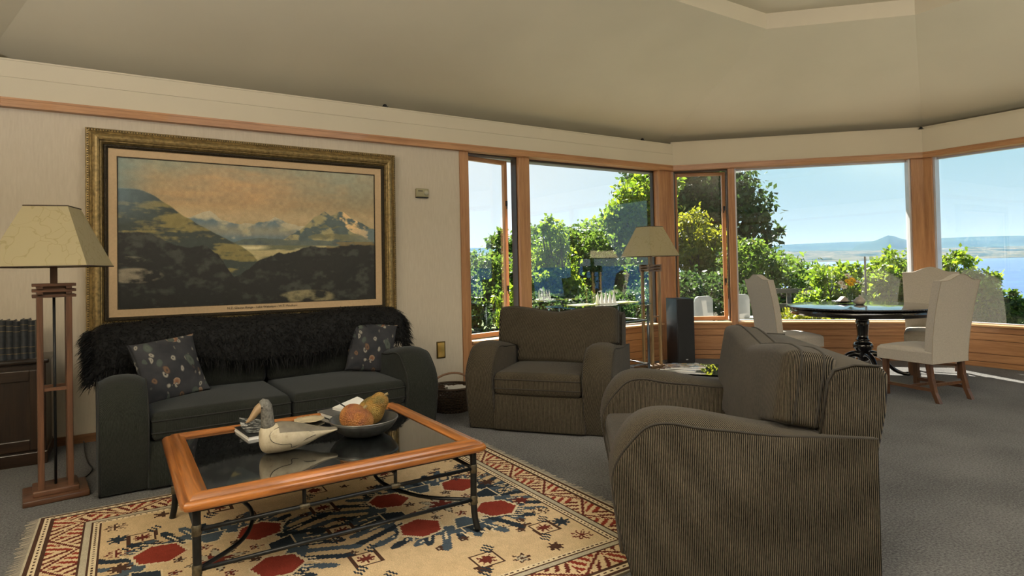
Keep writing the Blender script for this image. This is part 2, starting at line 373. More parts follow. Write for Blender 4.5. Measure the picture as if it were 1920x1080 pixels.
# roof over the ceiling, its eaves and the upper wall, so that daylight only enters by the windows
Oe, Ow = octo(-0.86), octo(-0.17)
roof = MB()
for i in range(8):
    j = (i + 1) % 8
    roof.add([(*Oe[i], 2.60), (*Oe[j], 2.60), (*Ol[j], CZ(TL) + 0.4), (*Ol[i], CZ(TL) + 0.4)], [(0, 1, 2, 3)])
    roof.add([(*Oe[i], 2.535), (*Oe[j], 2.535), (*Ow[j], 2.535), (*Ow[i], 2.535), (*Oe[i], 2.60), (*Oe[j], 2.60)], [(3, 2, 1, 0), (0, 1, 5, 4)])
roof.add([(x, y, CZ(TL) + 0.4) for x, y in Ol], [tuple(range(8))])
roof.build('roof', plain('eave_paint', (0.10, 0.105, 0.10), 0.7), kind='structure')
SIDE_NAMES = ['back', 'bay', 'right', 'right_rear', 'rear', 'left_rear', 'left', 'left_bay']
for i in range(8):
    L = seglen(i); m = side_m(i); k = math.tan(PI / 8)
    def strip(v0, v1, z0, z1, mb):
        """a length of this side, mitred at both corners"""
        ps = [Vector((-v * k, v, z)) for z in (z0, z1) for v in (v0, v1)] + [Vector((L + v * k, v, z)) for z in (z0, z1) for v in (v0, v1)]
        mb.add([m @ p for p in ps], [(0, 2, 3, 1), (4, 5, 7, 6), (0, 4, 6, 2), (1, 3, 7, 5), (0, 1, 5, 4), (2, 6, 7, 3)])
    b = MB()
    if i == 0: strip(0.0, 0.32, ZT1, 2.6520, b); strip(0.0, 0.32, 2.6575, ZS - 0.012, b); strip(0.006, 0.32, 2.6520, 2.6575, b); strip(-0.006, 0.05, ZS - 0.012, ZS, b)
    else: strip(0.0, 0.32, ZT1, ZS, b); strip(0.05, 0.075, ZS, ZS + 0.038, b)
    strip(0.32, 0.36, 2.5, 3.0, b)
    b.build('wall_bulkhead_' + SIDE_NAMES[i], M_SOFF, kind='structure')
    b = MB(); strip(-0.004, 0.18, ZT0, ZT1, b); strip(-0.009, 0.0, ZT1 - 0.016, ZT1 - 0.002, b)
    o = b.build('trim_%d' % (i + 1), M_FIRX, kind='structure')
    me = o.data
    if i:
        inv = m.inverted(); me.transform(inv); o.matrix_world = m
# plain walls
b = MB(); b.box(-2.9, 3.003, 5.6115, 5.75, 0, 2.5); b.build('wall_back', M_WALL, kind='structure')
b = MB(); b.box(-2.95, -2.81, -5.6, 5.75, 0, 2.6); b.build('wall_left', M_WALL, kind='structure')
b = MB(); b.box(-2.95, 8.3, -5.6, -5.46, 0, 2.6); b.build('wall_rear', M_WALL, kind='structure')
b = MB(); b.box(-0.05, seglen(3) + 0.05, 0.06, 0.2, 0, 2.6, m=side_m(3)); b.build('wall_right_rear', M_WALL, kind='structure')
b = MB(); b.box(-2.81, 3.0, 5.593, 5.612, 0, 0.062); b.build('baseboard_back', wood('dark_baseboard', (0.13, 0.055, 0.022), (0.25, 0.115, 0.05), 0.5, 'x'), kind='structure')

# window posts and jambs
TN = [9]
def post(m, u0, u1, v0, v1, z0, z1, mat=None):
    b = MB(); b.box(u0, u1, v0, v1, z0, z1)
    o = b.build('trim_%d' % TN[0], mat or M_FIRZ, kind='structure'); TN[0] += 1; o.matrix_world = m
    bevel(o, 0.004); return o
uA = lambda x: x - XA
post(SA, uA(3.003), uA(3.106), 0.045, 0.2, 0, ZT0)
post(SA, uA(3.74), uA(3.882), 0.055, 0.2, ZL, ZT0)
# corner post between back wall and bay, and between bay and right wall
def corner_post(i, u_left, u_right, z0):
    """i: corner index; runs u_left along the side before and u_right along the side after"""
    ma, mb_ = side_m(i - 1), side_m(i); La = seglen(i - 1)
    k = math.tan(PI / 8)
    p = [ma @ Vector((La - u_left, 0.06, 0)), ma @ Vector((La + 0.06 * k, 0.06, 0)), mb_ @ Vector((u_right, 0.06, 0)), mb_ @ Vector((u_right, 0.2, 0)), ma @ Vector((La + 0.2 * k, 0.2, 0)), ma @ Vector((La - u_left, 0.2, 0))]
    b = MB(); b.prism([(q.x, q.y) for q in p], z0, ZT0, 'z')
    o = b.build('trim_%d' % TN[0], M_FIRZ, kind='structure'); TN[0] += 1; bevel(o, 0.004); return o
corner_post(1, 6.115 - 5.91 + 0.0, 0.005, 0)
corner_post(2, 0.103, 0.068, 0)
post(SB, 0.682, 0.762, 0.05, 0.2, 0, ZT0)
LC = seglen(2)
C_MULL = [2.35, 4.55]
for u in C_MULL: post(SC, u, u + 0.1, 0.05, 0.2, 0, ZT0)
corner_post(3, 0.1, 0.05, 0)

# windows: frame, pane, sill, sash
M_PALEFR = plain('pale_aluminium', (0.52, 0.52, 0.55), 0.35, 0.3, var=0.05)
def window(n, m, u0, u1, kind='fixed', ang=0.0, label=None, pale=False):
    root = bpy.data.objects.new('window_%d' % n, None); COL.objects.link(root); root['kind'] = 'structure'; root.matrix_world = m
    if label: root['label'] = label
    z0, z1 = ZL, ZT0
    b = MB(); b.box(u0 - 0.002, u1 + 0.002, 0.02, 0.2, z0 - 0.022, z0); o = b.build('window_sill', M_SILL, root); bevel(o, 0.004)
    if kind == 'fixed':
        f = 0.022
        fm = M_PALEFR if pale else M_DARKFR; fv = 0.09 if pale else 0.15
        b = MB(); b.box(u0, u0 + f, fv, 0.2, z0, z1); b.box(u1 - f, u1, fv, 0.2, z0, z1); b.box(u0, u1, 0.15, 0.2, z1 - f, z1); b.box(u0, u1, 0.15, 0.2, z0, z0 + 0.012)
        b.build('window_frame', fm, root)
        b = MB(); b.box(u0 + f * 0.5, u1 - f * 0.5, 0.168, 0.174, z0, z1 - f * 0.5); b.build('pane', M_GLASS, root)
    else:
        w_ = u1 - u0 - 0.02
        b = MB(); b.box(u0, u0 + 0.012, 0.1, 0.2, z0, z1); b.box(u1 - 0.012, u1, 0.1, 0.2, z0, z1); b.box(u0, u1, 0.1, 0.2, z1 - 0.015, z1)
        b.build('window_frame', M_DARKFR, root)
        sash = bpy.data.objects.new('sash', None); COL.objects.link(sash); sash.parent = root; sash.location = (u0 + 0.012, 0.17, 0); sash.rotation_euler = (0, 0, ang)
        zt = z1 - 0.018; zb = z0 + 0.006; t = 0.045
        b = MB(); b.box(0, t * 0.6, -0.02, 0.025, zb, zt); bevel(b.build('stile', M_FIRZ, sash), 0.004)
        b = MB(); b.box(w_ - t, w_, -0.02, 0.025, zb, zt); bevel(b.build('stile', M_FIRZ, sash), 0.004)
        b = MB(); b.box(t * 0.6, w_ - t, -0.02, 0.025, zt - t, zt); bevel(b.build('rail', M_FIRX, sash), 0.004)
        b = MB(); b.box(t * 0.6, w_ - t, -0.02, 0.025, zb, zb + t * 1.1); bevel(b.build('rail', M_FIRX, sash), 0.004)
        b = MB(); b.box(t * 0.5, w_ - t * 0.8, 0.0, 0.006, zb + t * 0.5, zt - t * 0.5); b.build('pane', M_GLASS, sash)
        for zz in (1.0, 1.95):
            b = MB(); b.rbox(w_ - t + 0.012, w_ - 0.012, -0.036, -0.018, zz - 0.03, zz + 0.03, 0.005); b.tube([(w_ - t / 2, -0.035, zz), (w_ - t / 2 - 0.012, -0.045, zz - 0.06)], 0.006, 6)
            b.build('latch', M_BLACK, sash)
    return root
window(1, SA, uA(3.106), uA(3.74), 'casement', 0.20, 'narrow timber casement opened outward beside the painted wall')
window(2, SA, uA(3.882), uA(5.91), label='wide fixed window behind the glass console table')
window(3, SB, 0.012, 0.682, 'casement', 0.15, 'narrow casement opened outward beside the black loudspeaker')
window(4, SB, 0.762, 2.80, pale=True, label='wide fixed window behind the round dining table')
window(5, SC, 0.068, C_MULL[0], pale=True, label='tall fixed window right of the bay corner post')
window(6, SC, C_MULL[0] + 0.1, C_MULL[1]); window(7, SC, C_MULL[1] + 0.1, LC - 0.1)

# timber panelling under the windows: boards with open joints over a dark backing
def dado(name, m, u0, u1, boards):
    b = MB(); b.box(u0, u1, 0.085, 0.2, 0, ZL - 0.02); o = b.build(name, M_DARKFR, kind='structure'); o.matrix_world = m
    for (a0, a1, z0, z1, pr) in boards:
        b = MB(); b.box(a0, a1, 0.06 - pr, 0.084, z0, z1); bevel(b.build('board', M_FIRX, o), 0.003)
    return o
def level(u0, u1): return [(u0, u1, 0.386, ZL - 0.022, 0.0), (u0, u1, 0.302, 0.382, 0.0), (u0, u1, 0.150, 0.298, -0.006), (u0, u1, 0.060, 0.146, -0.006), (u0, u1, 0.0, 0.056, -0.002)]
dado('wall_panelling_back_left', SA, uA(3.106), uA(3.882), level(uA(3.106), uA(3.882)))
dado('wall_panelling_back', SA, uA(3.882), uA(5.91), level(uA(3.882), uA(5.91)))
pb = [(0.01, 0.68, 0.386, ZL - 0.022, 0.0), (0.01, 0.60, 0.306, 0.382, 0.002), (0.604, 0.68, 0.052, 0.382, 0.002), (0.01, 0.596, 0.118, 0.302, -0.01), (0.01, 0.596, 0.056, 0.114, 0.0), (0.01, 0.68, 0, 0.05, 0.002)]
dado('wall_panelling_bay_left', SB, 0.005, 0.682, pb)
dado('wall_panelling_bay', SB, 0.762, 2.80, level(0.762, 2.80))
dado('wall_panelling_right', SC, 0.068, C_MULL[0], level(0.068, C_MULL[0]))
dado('wall_panelling_right_middle', SC, C_MULL[0] + 0.1, C_MULL[1], level(C_MULL[0] + 0.1, C_MULL[1]))
dado('wall_panelling_right_end', SC, C_MULL[1] + 0.1, LC - 0.1, level(C_MULL[1] + 0.1, LC - 0.1))

# ------------------------------------------------------------------ upholstery
def cushion(wfun, Ht, Tk, r=0.05, bulge=0.02, dip=0.0, nu=33, nv=25, m=None, bulge_back=None, corner=0.05):
    """stuffed panel standing in the x-z plane, front towards -y; wfun(height) is its half width"""
    us = [math.sin(PI / 2 * (2 * i / (nu - 1) - 1)) for i in range(nu)]; vs_ = [0.5 + 0.5 * math.sin(PI / 2 * (2 * j / (nv - 1) - 1)) for j in range(nv)]
    bb = bulge if bulge_back is None else bulge_back
    def pt(i, j, sgn):
        u, v = us[i], vs_[j]; hh = v * Ht; wd = wfun(hh); x = u * wd
        cf = abs(u) ** 8 * abs(2 * v - 1) ** 8
        top = Ht - dip * max(0.0, 1 - abs(x) / (0.75 * wd)) ** 1.2
        z = v * top
        x *= 1 - corner * cf; z = z + (top / 2 - z) * corner * cf
        e = max(0.0, min((1 - abs(u)) * wd, v * top, (1 - v) * top))
        k = min(e / r, 1.0); h = Tk / 2 * (0.42 + 0.58 * math.sqrt(max(0, 1 - (1 - k) ** 2)))
        h += (bulge if sgn < 0 else bb) * (1 - u * u) * (1 - (2 * v - 1) ** 2)
        return Vector((x, sgn * h, z))
    mb = MB()
    G = {}
    vs = []
    for sgn in (-1, 1):
        for j in range(nv):
            for i in range(nu): vs.append(pt(i, j, sgn))
    fs = []
    n = nu * nv
    for j in range(nv - 1):
        for i in range(nu - 1):
            a = j * nu + i
            fs.append((a, a + 1, a + nu + 1, a + nu)); fs.append((n + a, n + a + nu, n + a + nu + 1, n + a + 1))
    ring = [i for i in range(nu)] + [j * nu + nu - 1 for j in range(1, nv)] + [(nv - 1) * nu + i for i in range(nu - 2, -1, -1)] + [j * nu for j in range(nv - 2, 0, -1)]
    for q in range(len(ring)):
        a, b_ = ring[q], ring[(q + 1) % len(ring)]; fs.append((a, n + a, n + b_, b_))
    if m is not None: vs = [m @ p for p in vs]
    mb.add(vs, fs, True)
    return mb, [vs[i] for i in ring], [vs[n + i] for i in ring]
def piping(rings, mat, parent, r=0.0048, name='piping', closed=True):
    for ring in rings:
        mb = MB(); mb.tube(ring, r, 6, closed=closed); mb.build(name, mat, parent)
def arm_profile(D, hgt, back_y):
    f = -D / 2
    P = [(f + 0.085, 0.012), (f + 0.04, 0.16), (f + 0.008, 0.33), (f + 0.004, 0.44), (f + 0.035, hgt - 0.115), (f + 0.105, hgt - 0.03), (f + 0.20, hgt), (f + 0.33, hgt - 0.008), (f + 0.48, hgt - 0.035), (f + 0.65, hgt - 0.066), (back_y - 0.1, hgt - 0.085), (back_y, hgt - 0.09)]
    return [(p.x, p.y) for p in catmull([Vector((a, b, 0)) for a, b in P], 4)]
def upholstered(name, label, cat, W, D, loc, rz, mat, mat_pipe, aw=0.22, armh=0.66, nseat=1, wide_back=True, backh=0.865, group=None):
    root = thing(name, label, cat, loc, rz, group)
    by = D / 2 - 0.03
    prof = arm_profile(D, armh, by)
    for sx in (-1, 1):
        xo, xi = sx * W / 2, sx * (W / 2 - aw)
        x0, x1 = min(xo, xi), max(xo, xi)
        # rounded-over slab that follows the profile
        mb = MB(); poly = prof + [(by, 0.012)]
        k = len(poly); cols = []
        cx_, cz_ = sum(p[0] for p in poly) / k, sum(p[1] for p in poly) / k
        xs = [(aw * t, 0.050 * abs(2 * t - 1) ** 3.0 + (0.010 if t in (0, 1) else 0)) for t in (0, 0.03, 0.1, 0.2, 0.35, 0.5, 0.65, 0.8, 0.9, 0.97, 1)]
        vs = []
        def dome(x, y, z, ins):
            """round the slab over towards its sides, most on the top"""
            t = min(1, max(0, (z - 0.40) / 0.2)); t = t * t * (3 - 2 * t); k_ = 0.16 + 0.84 * t
            if y > by - 0.25: k_ *= max(0.1, (by - y) / 0.25)
            dy, dz = y - cx_, z - cz_; L_ = math.hypot(dy, dz)
            return Vector((x, y - (dy / L_ * ins * k_ if z > 0.05 and y < 0.2 else 0), z - (max(0, dz / L_) * ins * k_ if z > 0.05 else 0)))
        for dx, ins in xs:
            for (y, z) in poly:
                vs.append(dome(x0 + dx, y, z, ins))
        fs = []
        for a in range(len(xs) - 1):
            for q in range(k):
                q2 = (q + 1) % k; fs.append((a * k + q, a * k + q2, (a + 1) * k + q2, (a + 1) * k + q))
        fs.append(tuple(range(k))); fs.append(tuple((len(xs) - 1) * k + q for q in range(k)))
        mb.add(vs, fs, True)
        arm = mb.build('arm', mat, root)
        em = arm.modifiers.new('split', 'EDGE_SPLIT'); em.split_angle = 1.0
        lines = [[dome(x, y, z, 0.044) for (y, z) in prof] for x in (x0 + 0.005, x1 - 0.005)]
        piping(lines, mat_pipe, arm, closed=False)
    wi = W / 2 - aw
    # base between the arms with its front panel
    mb = MB(); mb.rbox(-wi - 0.01, wi + 0.01, -D / 2 + 0.045, by - 0.05, 0.012, 0.285, 0.015); mb.build('base', mat, root)
    # back frame, leaning, as wide as the sofa
    bw = W / 2 - 0.035
    pf = [(by - 0.23, 0.28), (by - 0.16, backh - 0.09), (by - 0.135, backh - 0.045), (by - 0.06, backh - 0.025), (by + 0.035, backh - 0.03), (by + 0.065, backh - 0.06), (by + 0.055, 0.66), (by + 0.0, 0.4), (by - 0.005, 0.012), (by - 0.2, 0.012)]
    mb = MB(); mb.prism(pf, -bw, bw, 'x'); bk = mb.build('back_frame', mat, root); bevel(bk, 0.02, 3)
    for p in bk.data.polygons: p.use_smooth = True
    up = [q for q in pf if q[1] > 0.55][:4]
    piping([[Vector((sx * (bw - 0.004), y, z)) for (y, z) in [(by - 0.195, 0.56)] + up] for sx in (-1, 1)], mat_pipe, bk, closed=False)
    # seat cushions
    sw = 2 * wi / nseat
    for q in range(nseat):
        xc = -wi + sw * (q + 0.5); dp = D - 0.30
        mm = T(xc, -D / 2 + 0.02, 0.365) @ Matrix.Rotation(-PI / 2, 4, 'X')
        mb, f1, f2 = cushion(lambda h, s=sw: s / 2 - 0.004, dp, 0.165, 0.03, 0.02, m=mm @ Matrix.Rotation(0, 4, 'X'), corner=0.02)
        c_ = mb.build('seat_cushion', mat, root); piping([f1, f2], mat_pipe, c_)
    # back cushions
    lean = Matrix.Rotation(-0.17, 4, 'X')
    if wide_back:
        hb = backh - 0.415; arm_top = armh - 0.075 - 0.43
        def wf(h): t = min(1, max(0, (h - arm_top + 0.015) / 0.03)); return (wi - 0.005) * (1 - t) + (W / 2 - 0.055) * t
        mb, f1, f2 = cushion(wf, hb + 0.02, 0.20, 0.05, 0.02, dip=0.05, nv=41, nu=41, m=T(0, by - 0.275, 0.43) @ lean, bulge_back=0.0)
        c_ = mb.build('back_cushion', mat, root); piping([f1, f2], mat_pipe, c_, 0.0055)
    else:
        for q in range(nseat):
            xc = -wi + sw * (q + 0.5)
            mb, f1, f2 = cushion(lambda h, s=sw: s / 2 - 0.004, backh - 0.41, 0.19, 0.05, 0.025, m=T(xc, by - 0.275, 0.43) @ lean, bulge_back=0.0)
            c_ = mb.build('back_cushion', mat, root); piping([f1, f2], mat_pipe, c_)
    return root
M_SOFA = fabric('sofa_fabric', (0.008, 0.0092, 0.0078), (0.038, 0.041, 0.034), 0.006, contrast=0.6, sheen=0.14)
M_SOFAP = plain('sofa_piping', (0.012, 0.013, 0.012), 0.9)
M_ARM = fabric('armchair_fabric', (0.004, 0.0033, 0.0024), (0.125, 0.103, 0.070), 0.0068, contrast=1.5, sheen=0.12, tint=(0.55, 0.58, 0.66))
M_ARMP = plain('armchair_piping', (0.030, 0.025, 0.018), 0.9)
SOFA_X, SOFA_Y, SOFA_W, SOFA_D = 0.9375, 4.60, 2.075, 1.06
sofa = upholstered('sofa', 'charcoal two-seat sofa under the large landscape painting', 'sofa', SOFA_W, SOFA_D, (SOFA_X, SOFA_Y, 0), 0.03, M_SOFA, M_SOFAP, aw=0.245, armh=0.655, nseat=2, wide_back=False, backh=0.87)
ch1 = upholstered('armchair', 'brown ribbed armchair between the sofa and the glass console, facing the camera', 'armchair', 1.12, 0.95, (2.95, 4.0, 0), -0.90, M_ARM, M_ARMP, group='brown ribbed armchairs')
ch2 = upholstered('armchair', 'large brown ribbed armchair in the right foreground seen from its side', 'armchair', 1.16, 1.02, (2.37, 1.95, 0), -2.25, M_ARM, M_ARMP, group='brown ribbed armchairs', aw=0.23)

# black sheepskin throw over the sofa back
throw = thing('fur_throw', 'shaggy black fur throw draped along the sofa back', 'throw', (SOFA_X, SOFA_Y, 0), 0.03)
M_FUR = plain('black_fur', (0.0055, 0.0055, 0.006), 0.7, var=0.5, scale=60, spec=0.25)
yb = SOFA_D / 2 - 0.03
TP = catmull([Vector((yb - 0.425, 0.645, 0)), Vector((yb - 0.415, 0.74, 0)), Vector((yb - 0.385, 0.845, 0)), Vector((yb - 0.29, 0.915, 0)), Vector((yb - 0.09, 0.90, 0)), Vector((yb + 0.065, 0.87, 0)), Vector((yb + 0.095, 0.80, 0)), Vector((yb + 0.09, 0.62, 0))], 5)
TX0, TX1 = -SOFA_W / 2 - 0.02, SOFA_W / 2 + 0.02
def throw_pt(s, t):
    """s along the sofa 0..1, t over the back 0..1"""
    k = t * (len(TP) - 1); i = min(int(k), len(TP) - 2); p = TP[i].lerp(TP[i + 1], k - i)
    x = TX0 + (TX1 - TX0) * s
    drop = 0.035 * math.sin(s * 9.0) * (1 - t) + 0.012 * math.sin(s * 23 + 2) - 0.02 * max(0, (0.12 - s) / 0.12)
    over = max(0, (0.05 - s) / 0.05) + max(0, (s - 0.97) / 0.03)
    return Vector((x, p.x, p.y + drop * (0.5 if t > 0.35 else 1.0) - 0.05 * over * over))
mb = MB(); mb.grid(70, 36, lambda i, j: throw_pt(i / 69, j / 35)); o = mb.build('hide', M_FUR, throw)
so = o.modifiers.new('thick', 'SOLIDIFY'); so.thickness = 0.018; so.offset = 0
rng = np.random.RandomState(3); vs = []; fs = []
def strand(p, d, L_, wd):
    side = d.cross(Vector((rng.randn(), rng.randn(), rng.randn()))).normalized() * wd
    b0 = len(vs); mid = p + d * L_ * 0.5 + Vector((0, 0, -0.12 * L_)); end = p + d * L_ + Vector((0, 0, -0.45 * L_))
    vs.extend([p - side, p + side, mid + side * 0.7, mid - side * 0.7, end]); fs.extend([(b0, b0 + 1, b0 + 2, b0 + 3), (b0 + 3, b0 + 2, b0 + 4)])
for q in range(15000):
    s, t = rng.rand(), rng.rand() ** 1.1
    p = throw_pt(s, t); e = 0.01
    du = throw_pt(min(1, s + e), t) - throw_pt(max(0, s - e), t); dv = throw_pt(s, min(1, t + e)) - throw_pt(s, max(0, t - e))
    nrm = du.cross(dv).normalized()
    if nrm.y > 0 and t < 0.3: nrm = -nrm
    if nrm.z < 0 and 0.3 <= t < 0.6: nrm = -nrm
    d = (nrm * 0.55 + Vector((rng.randn() * 0.7, rng.randn() * 0.3 - 0.2, rng.randn() * 0.35 - 0.35))).normalized()
    strand(p + nrm * 0.008, d, 0.022 + 0.022 * rng.rand(), 0.0022)
for q in range(3600):      # shaggy ends and lower edge
    k = rng.rand()
    if k < 0.42: s, t, d = 0.0, rng.rand(), Vector((-1, rng.randn() * 0.3 - 0.2, -0.5 + rng.randn() * 0.3))
    elif k < 0.72: s, t, d = 1.0, rng.rand() * 0.9, Vector((1, rng.randn() * 0.3 - 0.2, -0.5 + rng.randn() * 0.3))
    else: s, t, d = rng.rand(), 0.0, Vector((rng.randn() * 0.4, -0.25, -1))
    strand(throw_pt(s, t) + Vector((rng.randn() * 0.01, rng.randn() * 0.008, rng.randn() * 0.01)), d.normalized(), 0.04 + 0.045 * rng.rand(), 0.003)
mb = MB(); mb.add(vs, fs); mb.build('fur', M_FUR, throw, kind='stuff')

# scatter cushions with a flower print
def print_mat():
    m, nt, b = new_mat('flower_print')
    co = coords(nt, 'Object', (1, 1, 1))
    wob = N(nt, 'ShaderNodeTexNoise', i_Scale=9.0, i_Detail=2.0); nt.links.new(co, wob.inputs['Vector'])
    mixv = N(nt, 'ShaderNodeVectorMath', operation='MULTIPLY_ADD'); nt.links.new(wob.outputs['Color'], mixv.inputs[0]); mixv.inputs[1].default_value = (0.06, 0.06, 0.06); nt.links.new(co, mixv.inputs[2])
    base = ramp(nt, wob.outputs[0], [(0.3, (0.022, 0.023, 0.028)), (0.7, (0.045, 0.046, 0.052))])
    last = base
    for sc_, thr, c1, c2, off in ((9.0, 0.30, (0.17, 0.07, 0.04), (0.26, 0.19, 0.13), 0.0), (22.0, 0.30, (0.30, 0.28, 0.24), (0.03, 0.03, 0.035), 3.1), (12.0, 0.30, (0.085, 0.10, 0.085), (0.055, 0.065, 0.06), 7.7), (15.0, 0.24, (0.15, 0.085, 0.05), (0.03, 0.03, 0.035), 12.3)):
        mp = nt.nodes.new('ShaderNodeMapping'); mp.inputs['Location'].default_value = (off, off * 1.3, off); mp.inputs['Scale'].default_value = (1.0, 0.2, 0.62 if off else 1.0); mp.inputs['Rotation'].default_value = (0, 0.5 + off, 0); nt.links.new(mixv.outputs[0], mp.inputs[0])
        vo = N(nt, 'ShaderNodeTexVoronoi', i_Scale=sc_); nt.links.new(mp.outputs[0], vo.inputs['Vector'])
        lt = N(nt, 'ShaderNodeMath', operation='LESS_THAN', i_1=thr); nt.links.new(vo.outputs['Distance'], lt.inputs[0])
        sepc = nt.nodes.new('ShaderNodeSeparateColor'); nt.links.new(vo.outputs['Color'], sepc.inputs[0])
        gt = N(nt, 'ShaderNodeMath', operation='GREATER_THAN', i_1=0.30); nt.links.new(sepc.outputs[0], gt.inputs[0])
        mu = N(nt, 'ShaderNodeMath', operation='MULTIPLY'); nt.links.new(lt.outputs[0], mu.inputs[0]); nt.links.new(gt.outputs[0], mu.inputs[1])
        rc = ramp(nt, vo.outputs['Distance'], [(0.05, c2), (thr * 0.55, c1), (thr, c2)])
        mx = nt.nodes.new('ShaderNodeMixRGB'); nt.links.new(mu.outputs[0], mx.inputs[0]); nt.links.new(last, mx.inputs[1]); nt.links.new(rc, mx.inputs[2]); last = mx.outputs[0]
    nt.links.new(last, b.inputs['Base Color']); b.inputs['Roughness'].default_value = 0.8; b.inputs['Specular IOR Level'].default_value = 0.2
    bump(nt, b, wob.outputs[0], 0.25, 0.02)
    return m
M_PRINT = print_mat()
def pillow(label, mtx, size=0.43):
    mb, f1, f2 = cushion(lambda h: size / 2 * (0.93 + 0.07 * abs(2 * h / size - 1) ** 2), size, 0.10, 0.20, 0.045, nu=27, nv=27, corner=-0.035)
    o = mb.build('scatter_cushion', M_PRINT, None, label=label, cat='cushion', group='flower print cushions on the sofa')
    o.matrix_world = mtx
    piping([[p.lerp(q, 0.5) for p, q in zip(f1, f2)]], M_PRINT, o, 0.004, 'seam')
    return o
pillow('dark flower print cushion at the left end of the sofa by the tall lamp', T(0.335, 4.475, 0.455) @ rotz(0.30) @ Matrix.Rotation(-0.42, 4, 'X') @ Matrix.Rotation(-0.10, 4, 'Y'), 0.385)
pillow('dark flower print cushion at the right end of the sofa', T(1.66, 4.62, 0.455) @ rotz(-0.10) @ Matrix.Rotation(-0.34, 4, 'X') @ Matrix.Rotation(0.16, 4, 'Y'), 0.375)

